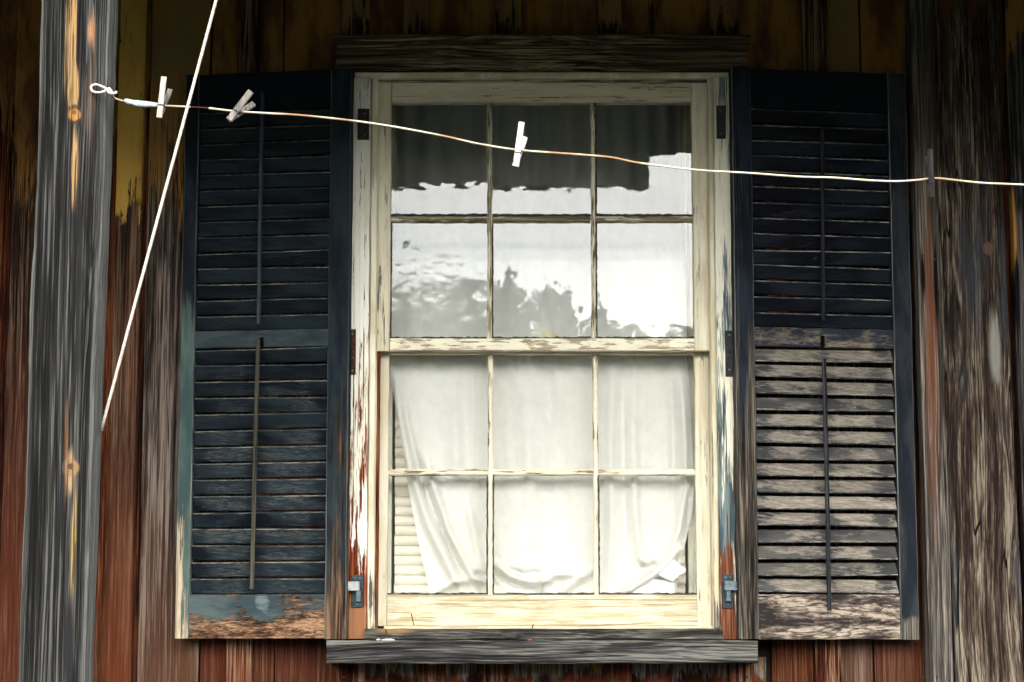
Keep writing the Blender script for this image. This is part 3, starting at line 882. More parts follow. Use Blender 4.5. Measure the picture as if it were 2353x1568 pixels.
def vbar(name, xa, xb, za_, zb_, yf, thk, mat, parent, seg=12, jit=0.0007, c=0.002, wob=0.001, lean=0.0):
    x = (xa + xb) / 2
    return bar(name, (x, yf + thk / 2, min(za_, zb_)), (x + lean, yf + thk / 2, max(za_, zb_)), (1, 0, 0), abs(xb - xa), thk, mat, parent, c=c, seg=seg, jit=jit, wob=wob)


hx0, hx1 = xw(768, 120, -.07), xw(1722, 120, -.07)
hbar('head_board', hx0 + .004, hx1 - .004, zz(101, -.07), zz(164, -.07), -0.07, 0.07, M['head'], win, jit=.001)
hbar('head_cap', hx0, hx1, zz(79, -.09), zz(101, -.09) + .001, -0.092, 0.094, M['head'], win, c=.004)
hbar('head_bead', xw(815, 170, -.09), xw(1676, 170, -.09), zz(164, -.09), zz(178, -.09), -0.084, 0.08, M['stop_cream'], win, c=.004)
czt, czb = zz(178, CY_), zz(1469, CY_)
# casings, a little wider than what the shutters leave in view
clx = (xw(806, 178, CY_) + xw(792, 1469, CY_)) / 2, (xw(855, 178, CY_) + xw(838, 1469, CY_)) / 2
crx = (xw(1639, 178, CY_) + xw(1655, 1469, CY_)) / 2, (xw(1682, 178, CY_) + xw(1700, 1469, CY_)) / 2
cas_l = vbar('casing', clx[0], clx[1], czt, czb, CY_, 0.09, M['casing_left'], win, seg=30, jit=.0009)
cas_r = vbar('casing', crx[0], crx[1], czt, czb, CY_, 0.09, M['casing_right'], win, seg=30, jit=.0009)
# jambs and stops
jz1, jz0 = czt, zz(1446, -.06)
vbar('jamb', clx[1], xw(866, 800, -.06), jz1, jz0, -0.062, 0.15, M['stop_cream'], win)
vbar('jamb', xw(1631, 800, -.06), crx[0], jz1, jz0, -0.062, 0.15, M['stop_cream'], win)
hbar('head_jamb', clx[1], crx[0], zz(178, -.06), zz(190, -.06), -0.062, 0.15, M['jamb_h'], win)
# sill
sx0, sx1 = xw(749, 1500, -.145), xw(1740, 1500, -.145)
hbar('sill_nose', sx0, sx1, zz(1472, -.145), zz(1525, -.145), -0.145, 0.145, M['sill'], win, seg=24, jit=.0012, c=.003)
subs = hbar('sub_sill', xw(838, 1450, -.115), xw(1660, 1450, -.115), zz(1445, -.115), zz(1471, -.115), -0.115, 0.13, M['subsill'], win, seg=18, jit=.0010, c=.004)

UY, LY = -0.055, -0.012                       # faces of the two sashes


def sash(name, yf, xs, zs, mats, label):
    """xs: outer left, pane edges x6, outer right; zs: outer top, pane edges x4, outer bottom"""
    sa = empty(name, ((xs[0] + xs[-1]) / 2, yf, zs[-1]), None, None, None, win)
    sa['label'] = label
    T = 0.035
    x0, a0, a1, b0, b1, c0, c1, x1 = xs
    z0, r0, r1, s0, s1, z1 = zs
    vbar('stile', x0, a0, z0, z1, yf, T, M['sash_v'], sa, seg=14)
    vbar('stile', c1, x1, z0, z1, yf, T, M['sash_v'], sa, seg=14)
    hbar('rail', a0, c1, z0, r0, yf + .001, T, mats[0], sa, seg=14)
    hbar('rail', a0, c1, s1, z1, yf - .001, T, mats[1], sa, seg=14)
    for (u, v) in ((a1, b0), (b1, c0)):
        vbar('muntin', u, v, r0, s1, yf + .005, T - .010, M['muntin'], sa, seg=24, jit=.0011, c=.0035)
    for (u, v) in ((a0, a1), (b0, b1), (c0, c1)):
        hbar('muntin', u, v, r1, s0, yf + .006, T - .012, M['muntin_h'], sa, seg=12, jit=.0010, c=.0035)
    return sa


ups_x = [xw(866, 480, UY), xw(898, 480, UY), xw(1119, 480, UY), xw(1131, 480, UY), xw(1358, 480, UY), xw(1369, 480, UY), xw(1592, 480, UY), xw(1631, 480, UY)]
ups_z = [zz(188, UY), zz(235, UY), zz(495, UY), zz(510, UY), zz(778, UY), zz(806, UY)]
los_x = [xw(869, 1090, LY), xw(892, 1090, LY), xw(1121, 1090, LY), xw(1133, 1090, LY), xw(1363, 1090, LY), xw(1375, 1090, LY), xw(1599, 1090, LY), xw(1632, 1090, LY)]
los_z = [zz(786, LY), zz(813, LY), zz(1078, LY), zz(1092, LY), zz(1367, LY), zz(1439, LY)]
up = sash('upper_sash', UY, ups_x, ups_z, (M['sash_h'], M['meeting']), 'upper sash, its panes mirroring sky, trees and the dark eave')
lo = sash('lower_sash', LY, los_x, los_z, (M['sash_h'], M['sash_low']), 'lower sash showing the white curtain')


def pane(parent, x0, x1, z0, z1, y, mat, tiltx=0.0, tiltz=0.0):
    e = 0.004
    cx, cz = (x0 + x1) / 2, (z0 + z1) / 2
    V, Fc = box_geo((x0 - e - cx, -.0015, z0 - e - cz), (x1 + e - cx, .0015, z1 + e - cz))
    mt = Matrix.Rotation(rad(tiltx), 3, 'X') @ Matrix.Rotation(rad(tiltz), 3, 'Z')
    V = [mt @ Vector(v) + Vector((cx, y, cz)) for v in V]
    return mesh_obj('pane', V, Fc, mat, parent)


def putty(parent, x0, x1, z, y, top, seed):
    """ragged dark line of old putty along a pane edge"""
    V, Fc = bar_geo((x0, y, z), (x1, y, z), (0, 0, 1), 0.006, 0.008, c=.0015, seg=26, jit=.0016, seed=seed)
    return mesh_obj('putty', V, Fc, M['putty'], parent)


def putty_v(parent, x, z0, z1, y, seed):
    V, Fc = bar_geo((x, y, z0), (x, y, z1), (1, 0, 0), 0.004, 0.008, c=.0012, seg=26, jit=.0009, seed=seed)
    return mesh_obj('putty', V, Fc, M['putty'], parent)


for sa, xs, zs, yf in ((up, ups_x, ups_z, UY), (lo, los_x, los_z, LY)):
    for ci in range(3):
        x0, x1 = xs[1 + 2 * ci], xs[2 + 2 * ci]
        for ri in range(2):
            zt_, zb_ = zs[1 + 2 * ri], zs[2 + 2 * ri]
            if sa is up:
                mat = M['glass_top'] if ri == 0 else (M['glass_wavy'] if ci == 0 else M['glass'])
                tx, tz = (0, 0)
            else:
                mat = M['glass_wavy'] if (ci == 2 and ri == 0) else M['glass']
                tx, tz = ((1.7, 0.5) if (ci == 2 and ri == 0) else (0, 0))
            pane(sa, x0, x1, zb_, zt_, yf + .016, mat, tx + R.uniform(-.08, .08), tz + R.uniform(-.1, .1))
            yp = yf + .009
            if sa is up:
                putty(sa, x0, x1, zb_ + .002, yp, False, 10 * ci + ri)
                if ri == 1 or ci == 2:
                    putty_v(sa, x0 + .0015, zb_, zt_, yp, 50 + 10 * ci + ri)
            else:
                if ri == 1:
                    putty(sa, x0, x1 if ci < 2 else x1, zb_ + .002, yp, False, 30 + 10 * ci + ri)
                    putty_v(sa, x1 - .0015 if ci == 0 else x0 + .001, zb_, zt_, yp, 80 + ci)
# brown and cream stop strips beside the lower sash
vbar('stop_strip', xw(862, 1100, -.04), xw(870, 1100, -.04) + .001, zz(797, -.04), zz(1444, -.04), -0.052, 0.035, M['stop_brown'], win, seg=16)
vbar('stop_strip', xw(846, 1100, -.075), xw(861, 1100, -.075), zz(180, -.075), zz(1444, -.075), -0.076, 0.02, M['stop_cream'], win, seg=16)
vbar('stop_strip', xw(1637, 1100, -.075), xw(1650, 1100, -.075), zz(180, -.075), zz(1444, -.075), -0.076, 0.02, M['stop_cream'], win, seg=16)
hbar('stop_strip', xw(884, 1441, -.03), xw(1648, 1441, -.03), zz(1439, -.05), zz(1446, -.05), -0.055, 0.06, M['sash_low'], win, c=.001)

# little sash lock on the meeting rail, seen through the middle pane
lk = [(1227, 776), (1232, 770), (1240, 768), (1250, 759), (1258, 756), (1266, 760), (1275, 768), (1282, 770), (1286, 776)]
V0 = [P(a, b, UY + .045) for a, b in lk]
V1 = [v + Vector((0, .012, 0)) for v in V0]
k = len(lk)
mesh_obj('sash_lock', V0 + V1, [tuple(range(k - 1, -1, -1)), tuple(range(k, 2 * k))] + [(i, (i + 1) % k, (i + 1) % k + k, i + k) for i in range(k)], M['stop_cream'], lo)

# hinge hardware on the casings
def plate(name, px0, px1, py0, py1, Y, mat, parent, thk=0.004, c=.001):
    a, b = P(px0, py0, Y), P(px1, py1, Y)
    return bar(name, ((a.x + b.x) / 2, Y + thk / 2, b.z), ((a.x + b.x) / 2, Y + thk / 2, a.z), (1, 0, 0), b.x - a.x, thk, mat, parent, c=c, seg=4, jit=.0003)


def screws(pl, pts, Y):
    for (a, b) in pts:
        nail(a, b, Y, pl, 0.003, M['steel'])


h = plate('hinge_plate', 822, 848, 250, 321, CY_ - .004, M['iron'], win); screws(h, [(838, 262), (838, 310)], CY_ - .004)
h = plate('hinge_plate', 1646, 1668, 243, 319, CY_ - .004, M['iron'], win); screws(h, [(1656, 256), (1656, 308)], CY_ - .004)
h = plate('hinge_plate', 802, 817, 757, 861, CY_ - .004, M['iron_rust'], win); screws(h, [(810, 768), (810, 822), (810, 852)], CY_ - .004)
h = plate('hinge_plate', 1666, 1686, 760, 865, CY_ - .004, M['iron'], win); screws(h, [(1676, 770), (1676, 850)], CY_ - .004)


def pintle(x0, x1, y0, y1, barx, tabx, side):
    pl = plate('pintle_plate', x0, x1, y0, y1, CY_ - .005, M['plate_blue'], win, .005)
    ym = y0 + (y1 - y0) * 0.30
    bm = M['steel_l'] if side < 0 else M['steel']
    plate('pintle_arm', barx[0], barx[1], ym - 8, ym + 13, CY_ - .022, bm, pl, .016, .003)
    plate('pintle_hook', tabx[0], tabx[1], ym + 13, ym + 38, CY_ - .018, M['steel'], pl, .012, .003)
    screws(pl, [((x0 + x1) / 2 - 5, y0 + 7), ((x0 + x1) / 2 + 6, y0 + 7), ((x0 + x1) / 2, y1 - 8)], CY_ - .006)
    return pl


pintle(808, 834, 1322, 1396, (797, 826), (817, 829), -1)
pintle(1659, 1686, 1320, 1398, (1664, 1697), (1668, 1681), 1)

# ------------------------------------------------------------------ curtain, blind and inner jamb
CYY = 0.062


def interp(tab, v):
    if v <= tab[0][0]: return tab[0][1]
    for (a, b), (c, d) in zip(tab, tab[1:]):
        if v <= c:
            return b + (d - b) * (v - a) / (c - a)
    return tab[-1][1]


LEFT = [(200, 872), (840, 882), (900, 903), (1000, 922), (1130, 940), (1250, 962), (1372, 990)]
RIGHT = [(200, 1564), (600, 1574), (860, 1580), (1000, 1590), (1100, 1594), (1170, 1592), (1240, 1577), (1300, 1562), (1372, 1552)]
FOLDS = [  # polyline in survey pixels, depth (m, towards the glass), half width px
    ([(905, 860), (922, 960), (945, 1080), (985, 1210), (1040, 1320), (1070, 1372)], .024, 11),
    ([(925, 900), (935, 980), (962, 1080), (1003, 1200), (1055, 1310)], -.016, 8),
    ([(975, 1040), (1000, 1130), (1030, 1220), (1075, 1305), (1112, 1362)], .024, 10),
    ([(1000, 1130), (1022, 1230), (1055, 1300), (1080, 1340)], -.012, 7),
    ([(1075, 1150), (1092, 1240), (1112, 1330)], .010, 9),
    ([(1000, 1362), (1045, 1340), (1085, 1330), (1120, 1338)], .022, 8),
    ([(1085, 1318), (1110, 1322), (1140, 1345)], -.022, 7),
    ([(1128, 1290), (1165, 1318), (1215, 1337), (1265, 1338)], .028, 8),
    ([(1130, 1312), (1180, 1346), (1235, 1352)], -.018, 6),
    ([(1148, 1300), (1165, 1262), (1200, 1240), (1250, 1238), (1300, 1250)], .007, 30),
    ([(1160, 1310), (1200, 1322), (1240, 1318)], -.026, 8),
    ([(1240, 1368), (1248, 1336), (1275, 1320), (1330, 1322)], .024, 9),
    ([(1290, 1362), (1330, 1330), (1365, 1310)], .018, 10),
    ([(1405, 830), (1404, 1000), (1405, 1200), (1400, 1340)], .016, 12),
    ([(1432, 830), (1432, 1000), (1436, 1200), (1440, 1300)], -.012, 8),
    ([(1458, 830), (1456, 1000), (1460, 1180), (1470, 1280), (1500, 1312)], .014, 10),
    ([(1420, 1372), (1455, 1350), (1492, 1328), (1530, 1300), (1560, 1262)], .036, 10),
    ([(1470, 1300), (1490, 1306), (1510, 1296)], -.020, 8),
    ([(1480, 1368), (1520, 1340), (1552, 1322)], -.016, 8),
    ([(1566, 860), (1572, 1000), (1575, 1120), (1560, 1220), (1530, 1290)], .018, 9),
    ([(1545, 860), (1548, 1050), (1545, 1180)], -.012, 8),
    ([(1048, 830), (1046, 960), (1050, 1100)], .012, 14),
    ([(1086, 830), (1088, 1000), (1086, 1130)], .006, 8),
    ([(1150, 830), (1152, 1100)], -.008, 14),
    ([(1215, 830), (1216, 1050), (1215, 1230)], .014, 22),
    ([(1262, 830), (1264, 1050), (1260, 1200)], -.008, 12),
    ([(1310, 830), (1314, 1100), (1310, 1260)], .006, 14),
]


def seg_fold(px, py, poly, wid):
    best, tt = 1e9, 0
    n = len(poly) - 1
    for i in range(n):
        (ax, ay), (bx, by) = poly[i], poly[i + 1]
        dx, dy = bx - ax, by - ay
        t = ((px - ax) * dx + (py - ay) * dy) / (dx * dx + dy * dy)
        t = min(1, max(0, t))
        d = math.hypot(px - ax - dx * t, py - ay - dy * t)
        if d < best:
            best, tt = d, (i + t) / n
    if best > wid * 3.2: return 0
    return math.exp(-(best / wid) ** 2) * min(1, tt * 5 + .15) * min(1, (1 - tt) * 5 + .35)


boxes = [(min(p[0] for p in f[0]) - f[2] * 3.3, max(p[0] for p in f[0]) + f[2] * 3.3, min(p[1] for p in f[0]) - f[2] * 3.3, max(p[1] for p in f[0]) + f[2] * 3.3) for f in FOLDS]
NU, NV = 210, 250
V, Fc = [], []
for j in range(NV + 1):
    t = j / NV
    py = 190 + (1374 - 190) * (t ** 0.8)
    l, r_ = interp(LEFT, py), interp(RIGHT, py)
    for i in range(NU + 1):
        px = l + (r_ - l) * i / NU
        # gathered heading at the top that opens out downwards
        amp = 0.007 * max(0.3, 1 - max(0, py - 250) / 700)
        d = amp * math.sin((px - l) * 0.115 + 1.4 * math.sin(px * .021) + .4 * math.sin(py * .006)) + 0.004 * mnoise.noise(Vector((px * .02, py * .004, 0)))
        for f, b in zip(FOLDS, boxes):
            if b[0] < px < b[1] and b[2] < py < b[3]:
                d += f[1] * (1.0 if f[0][0][1] < 900 else 1.25) * seg_fold(px, py, f[0], f[2])
        p = P(px, py, CYY + 0.42 * max(0, min(1, (600 - py) / 170)))
        V.append((p.x, p.y - d, p.z))
for j in range(NV):
    for i in range(NU):
        a = j * (NU + 1) + i
        Fc.append((a, a + 1, a + NU + 2, a + NU + 1))
cur = empty('curtain', P(1230, 1372, CYY), 'sheer white curtain hanging inside the window, bunched up along the bottom', 'curtain')
cl_o = mesh_obj('cloth', V, Fc, M['curtain'], cur, smooth=True)
# where the gathered cloth laps over itself a second layer hangs close behind
for (pa, pb_, pyt, pyb) in [(925, 1104, 835, 1200), (1168, 1302, 835, 1372), (1372, 1462, 835, 1372), (1553, 1586, 835, 1180)]:
    V, Fc = [], []
    nu, nv = 26, 40
    for j in range(nv + 1):
        py = pyt + (pyb - pyt) * j / nv
        for i in range(nu + 1):
            t = i / nu
            px = pa + (pb_ - pa) * t + 6 * math.sin(py * .006 + pa) + (py - pyt) * (.16 if pa < 1000 else 0.0) * (1 - .3 * t)
            dd = .016 + .004 * math.sin(t * 9 + py * .004)
            p = P(px, py, CYY + dd)
            V.append((p.x, p.y, p.z))
    for j in range(nv):
        for i in range(nu):
            a = j * (nu + 1) + i
            Fc.append((a, a + 1, a + nu + 2, a + nu + 1))
    mesh_obj('overlap', V, Fc, M['curtain'], cur, smooth=True)
# the corner folded over at the right
cpts = [(1500, 1312), (1521, 1296), (1541, 1279), (1560, 1296), (1577, 1311), (1560, 1323), (1546, 1337), (1522, 1326)]
Vc = [P(a, b, 0.028 + .004 * math.sin(i * 2.1)) for i, (a, b) in enumerate(cpts)] + [P(1540, 1306, 0.016)]
Vb = [v + Vector((0, .008, 0)) for v in Vc]
k = len(cpts)
Fcc = [(i, (i + 1) % k, k) for i in range(k)] + [((i + 1) % k + k + 1, i + k + 1, 2 * k + 1) for i in range(k)] + [(i, i + k + 1, (i + 1) % k + k + 1, (i + 1) % k) for i in range(k)]
mesh_obj('folded_corner', Vc + Vb, Fcc, M['curtain_hem'], cur)
# hem lying on the inner sill under the corner
hp = [(1440, 1372), (1478, 1346), (1498, 1330), (1530, 1334), (1548, 1340), (1550, 1374)]
Vh = [P(a, b, .040 + .006 * math.sin(i * 1.9)) for i, (a, b) in enumerate(hp)]
Vh2 = [v + Vector((0, .012, 0)) for v in Vh]
k = len(hp)
mesh_obj('hem', Vh + Vh2, [tuple(range(k - 1, -1, -1)), tuple(range(k, 2 * k))] + [(i, (i + 1) % k, (i + 1) % k + k, i + k) for i in range(k)], M['curtain_hem'], cur)
# rod
V, Fc = tube_geo([P(830, 176, .50), P(1670, 176, .50)], .008, 10)
mesh_obj('curtain_rod', V, Fc, M['iron'], cur, smooth=True)

BY = 0.112
bl = empty('venetian_blind', P(1235, 1372, BY), 'white slatted blind hanging behind the curtain of the lower sash', 'blind')
bx0, bx1 = P(908, 1100, BY).x, P(1572, 1100, BY).x
bz0, bz1 = P(1176, 1374, BY).z, P(1176, 872, BY).z
hbar('head_rail', bx0, bx1, bz1, bz1 + .03, BY - .015, .03, M['blind'], bl, seg=2)
pit = 0.0262
V, Fc = [], []                                # crowned slat: the upper half looks up, the lower half down
prof = [(-1 + 2 * i / 6) for i in range(7)]
for x in (bx0, bx1):
    for off in (0.0, 0.0009):
        for q_ in prof:
            V.append(Vector((x, BY - .0085 * (1 - q_ * q_) + off + .004 * q_, q_ * .0148)))
for i in range(6):
    Fc += [(i, i + 1, 14 + i + 1, 14 + i), (7 + i + 1, 7 + i, 21 + i, 21 + i + 1)]
Fc += [(0, 14, 21, 7), (6, 13, 27, 20)]
first = None
nsl = int((bz1 - bz0) / pit)
for i in range(nsl):
    z = bz1 - .012 - i * pit
    if first is None:
        first = mesh_obj('slat', [v + Vector((0, 0, z)) for v in V], Fc, M['blind'], bl)
    else:
        c0 = WORLD[first.name]
        twin(first, (c0.x + R.uniform(-.001, .001), c0.y, z), bl)
for px in (1010, 1240, 1470):
    x = P(px, 1100, BY).x
    V, Fc = tube_geo([(x, BY - .016, bz0), (x, BY - .016, bz1)], .0012, 6)
    mesh_obj('ladder_cord', V, Fc, M['cord'], bl)
# inner sill and reveals of the window
ij = merge(box_geo((P(892, 1100, .06).x - .05, 0.024, oz0 - .02), (P(897, 1100, .06).x, 0.20, oz1 + .02)),
           box_geo((P(1586, 1100, .06).x, 0.024, oz0 - .02), (P(1600, 1100, .06).x + .05, 0.20, oz1 + .02)))
reveals = mesh_obj('inner_reveal', *box_geo((ox0 - .01, 0.089, oz0 - .03), (P(903, 1100, .15).x, 0.22, oz1)), M['reveal'], win)
mesh_obj('inner_reveal', *box_geo((P(1576, 1100, .15).x, 0.089, oz0 - .03), (ox1 + .01, 0.22, oz1)), M['reveal'], win)
mesh_obj('inner_sill', *box_geo((ox0 - .012, 0.026, oz0 - .03), (ox1 + .012, 0.088, zz(1374, .06))), M['room_white'], win)

# ------------------------------------------------------------------ shutters
def shutter(label, inner, outer, sgn, up_slats, lo_slats, spec):
    """inner/outer: (px, py) top and bottom of the hinge edge and of the free edge"""
    YI, YO = -0.128, -0.058
    xi = (P(*inner[0], YI).x + P(*inner[1], YI).x) / 2
    xo = (P(*outer[0], YO).x + P(*outer[1], YO).x) / 2
    A, B = Vector((xi, YI, 0)), Vector((xo, YO, 0))
    if sgn < 0: A, B = B, A                    # A is always the left edge
    u = (B - A).normalized()
    nrm = Vector((u.y, -u.x, 0))               # towards the viewer
    W = (B - A).length
    T = 0.032
    ztop = (onplane(*inner[0], A, nrm).z + onplane(*outer[0], A, nrm).z) / 2
    zbot = (onplane(*inner[1], A, nrm).z + onplane(*outer[1], A, nrm).z) / 2
    sh_ = empty('louvered_shutter', A + u * W / 2 + Vector((0, 0, zbot)), label, 'shutter', 'shutters of the window')
    q = lambda uu, z, d=0.0: A + u * uu - nrm * d + Vector((0, 0, z))      # d: depth behind the face
    U = lambda px, py: (onplane(px, py, A, nrm) - A).dot(u)
    Z = lambda px, py: onplane(px, py, A, nrm).z
    sl, sr = spec['stile']
    bar('stile', q(sl / 2, zbot, T / 2), q(sl / 2, ztop, T / 2), u, sl, T, spec['m_l'], sh_, seg=24, jit=.0008, c=.0025, edge=(M['edge_stile'], (1, 7)))
    bar('stile', q(W - sr / 2, zbot, T / 2), q(W - sr / 2, ztop, T / 2), u, sr, T, spec['m_r'], sh_, seg=24, jit=.0008, c=.0025, edge=(M['edge_stile'], (1, 7)))
    x0, x1 = sl + .0005, W - sr - .0005
    xm = (CX + 0)
    pm = spec['pm']                            # pixel column at the middle of the shutter
    zr = [Z(pm, v) for v in spec['rows']]      # top rail bottom, mid top, mid bottom, bottom rail top
    for (za_, zb_, mat, nm) in ((ztop, zr[0], spec['m_top'], 'rail'), (zr[1], zr[2], spec['m_mid'], 'rail'), (zr[3], zbot, spec['m_bot'], 'rail')):
        zc = (za_ + zb_) / 2
        bar(nm, q(x0, zc, T / 2 + .002), q(x1, zc, T / 2 + .002), (0, 0, 1), za_ - zb_, T - .002, mat, sh_, seg=14, jit=.0008, c=.002)
    # dark recess behind the louvres is just air and the wall; slats fill the two openings
    for (zt_, zb_, n, tilt, mats, wd) in ((zr[0], zr[1], up_slats, spec['tilt'][0], spec['m_up'], 1), (zr[2], zr[3], lo_slats, spec['tilt'][1], spec['m_lo'], 1)):
        pitch = (zt_ - zb_) / n
        wd_ = pitch * (0.91 if tilt > 0 else 0.95)
        rng = random.Random(n)
        for i in range(n):
            zc = zt_ - pitch * (i + .5)
            a = rad(tilt + rng.uniform(-2.0, 2.0))
            # positive tilt: top edge leans out to the viewer
            wdir = Vector((0, 0, 1)) * math.cos(a) + nrm * math.sin(a)
            sag = rng.uniform(-.0016, .0016)
            mat = mats[rng.randrange(len(mats))] if isinstance(mats, list) else mats
            bar('slat', q(x0 + .0015, zc + sag, .016), q(x1 - .0015, zc - sag, .016), wdir, wd_, 0.0065, mat, sh_, seg=4, jit=.0006, c=.002, seed=rng.randrange(9999), edge=(spec['m_edge'], (2, 3) if tilt > 0 else (5, 6)))
    for (pa, pb, mat) in spec['rods']:
        a, b = onplane(*pa, A, nrm), onplane(*pb, A, nrm)
        bar('tilt_rod', b + nrm * .013, a + nrm * .013, u, 0.0105, 0.010, mat, sh_, seg=14, jit=.0006, c=.003, wob=.002)
    if 'slot' in spec:
        (x_, y0_, y1_) = spec['slot']
        a, b = onplane(x_, y0_, A, nrm), onplane(x_, y1_, A, nrm)
        bar('rod_slot_shade', b + nrm * .0005, a + nrm * .0005, u, 0.011, 0.003, M['slot_shade'], sh_, seg=4, c=.0014)  # dark bar laid on the rail, coloured as the shade of a slot
    return sh_


shutter('dark green louvered shutter with orange bare wood on its bottom rail, left of the window',
        [(811, 160), (791, 1468)], [(430, 170), (397, 1468)], -1, 14, 15, dict(
            stile=(0.038, 0.056), m_l=M['sh_l_stile'], m_r=M['sh_l_inner'], m_top=M['sh_l_top'], m_mid=M['sh_l_rail'], m_bot=M['sh_l_bottom'],
            pm=600, rows=(252, 758, 798, 1366), tilt=(20, 19), m_up=M['sh_l_slat'], m_lo=M['sh_l_slat'], m_edge=M['edge_l'],
            rods=[((606, 215), (597, 745), M['rod_l_up']), ((596, 782), (581, 1354), M['rod_l'])], slot=(601, 776, 797)))
shutter('dark blue louvered shutter with bare tan lower slats, right of the window',
        [(1680, 160), (1700, 1468)], [(2088, 165), (2106, 1471)], 1, 14, 15, dict(
            stile=(0.052, 0.050), m_l=M['sh_r_stile'], m_r=M['sh_r_outer'], m_top=M['sh_l_top'], m_mid=M['sh_r_rail'], m_bot=M['sh_r_bottom'],
            pm=1895, rows=(252, 754, 798, 1366), tilt=(26, -33), m_up=M['sh_r_slat_up'], m_lo=M['sh_r_slat'], m_edge=M['edge_r'],
            rods=[((1886, 300), (1889, 740), M['rod_r']), ((1890, 826), (1903, 1403), M['rod_r'])], slot=(1890, 772, 797)))

# ------------------------------------------------------------------ clothesline, cord, pins
LYY = PY + 0.03
lp = [(262, 226), (285, 233), (330, 239), (372, 243), (430, 246), (470, 248), (540, 256), (620, 261), (700, 266), (850, 283), (1000, 309), (1100, 331), (1190, 345), (1280, 352), (1350, 357),
      (1410, 363), (1470, 375), (1600, 391), (1720, 398), (1800, 404), (1850, 407), (1920, 409), (2000, 415), (2060, 417), (2110, 414), (2150, 410), (2200, 415), (2260, 421), (2353, 425)]
W3 = [P(a, b, LYY) for a, b in lp] + [Vector((1.3, LYY, P(2353, 430, LYY).z - .01)), Vector((1.715, LYY, P(2353, 425, LYY).z + .01))]
path = smooth_path(W3, 6)
i_bare0 = min(range(len(path)), key=lambda i: (path[i] - P(440, 246.5, LYY)).length)
i_bare1 = min(range(len(path)), key=lambda i: (path[i] - P(478, 249, LYY)).length)
line = empty('clothesline', P(262, 226, LYY), 'long clothesline with cream plastic sheath sagging across the picture from the post', 'clothesline')
V, Fc = tube_geo(path[:i_bare0 + 1], .0021, 8, rough=.05)
mesh_obj('sheath', V, Fc, M['line'], line, smooth=True)
V, Fc = tube_geo(path[i_bare0:i_bare1 + 1], .0011, 6)
mesh_obj('bare_wire', V, Fc, M['wire_bare'], line, smooth=True)
V, Fc = tube_geo(path[i_bare1:], .0021, 8, rough=.05)
mesh_obj('sheath', V, Fc, M['line'], line, smooth=True)
tp_ = smooth_path([P(a, b, LYY) for a, b in [(286, 231), (300, 235), (322, 239), (345, 241), (368, 243)]], 4)
V, Fc = tube_geo(tp_, [.003, .0042, .0052, .0056, .0044, .0046, .0060, .0066, .0062, .0058, .0062, .0058, .0052, .0046, .0046, .0040, .0036][:len(tp_)], 10, 5, .12)
mesh_obj('tape_wrap', V, Fc, M['tape'], line, smooth=True)
lpz = PY - .006
loop = [(262, 226), (256, 216), (250, 213), (246, 206), (236, 200), (222, 195), (212, 197), (209, 203), (214, 211), (228, 213), (240, 210), (250, 204), (254, 207), (258, 214), (266, 214), (267, 210)]
lpts = [P(a, b, (lpz if i > 0 else LYY)) for i, (a, b) in enumerate(loop)]
V, Fc = tube_geo(smooth_path(lpts, 5), .0024, 8)
mesh_obj('loop', V, Fc, M['cord'], line, smooth=True)

cy0 = PY + 0.05
V, Fc = tube_geo([P(233, 990, PY + .066), P(240, 962, PY + .060), P(368, 481, PY - .02), P(500, -12, PY - .07), P(545, -180, PY - .10)], .0029, 8, rough=.04)
o = mesh_obj('slanting_cord', V, Fc, M['cord'], None, smooth=True)
tag(o, 'straight white cord slanting from the left post up past the top edge', 'cord')


def clothespin(label, top, bot, mat, spread_=0.017, roll=0.0, y=LYY, length=None, back=(1, 0.3), wide=0.0105, rear=None):
    """two wooden legs either side of the line, a coil spring near the line"""
    t, b = P(*top, y - .010), P(*bot, y - .010)
    ax = (t - b).normalized()
    L = (t - b).length
    pn = empty('clothespin', (t + b) / 2, label, 'clothespin', 'clothespins on the line')
    side = Vector((0, 1, 0)).cross(ax).normalized()
    sd_ = side * math.cos(roll) + Vector((0, 1, 0)) * math.sin(roll)

    def leg(p0, p1, w0, t0, m_, seed):
        V, Fc = bar_geo(p0, p1, side, w0, t0, c=.0015, seg=6, jit=.0002, seed=seed)
        return mesh_obj('leg', V, Fc, m_, pn)
    l1 = leg(b, t, wide, .0065, mat, 1)
    # rear leg opens away from the front one above the spring
    dx = Vector((back[0] * .0095, .024, 0))
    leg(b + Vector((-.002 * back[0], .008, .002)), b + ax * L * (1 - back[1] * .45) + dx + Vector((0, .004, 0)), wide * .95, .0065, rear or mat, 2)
    c = b + ax * L * 0.36 + Vector((0, .009, 0))
    pts = []
    for i in range(41):
        a = i / 40 * 2 * math.pi * 4
        pts.append(c + side * ((i / 40 - .5) * wide * 1.25) + ax * math.cos(a) * .004 + Vector((0, math.sin(a) * .004, 0)))
    V, Fc = tube_geo(pts, .0008, 5)
    mesh_obj('spring', V, Fc, M['iron'], pn, smooth=True)
    w0 = b + ax * L * 0.31 + Vector((0, -.0042, 0))
    V, Fc = tube_geo([w0 - side * wide * .56 + Vector((0, .006, 0)), w0 - side * wide * .52, w0 + side * wide * .52, w0 + side * wide * .56 + Vector((0, .006, 0))], .0008, 5)
    mesh_obj('spring_wire', V, Fc, M['iron'], pn)
    return pn


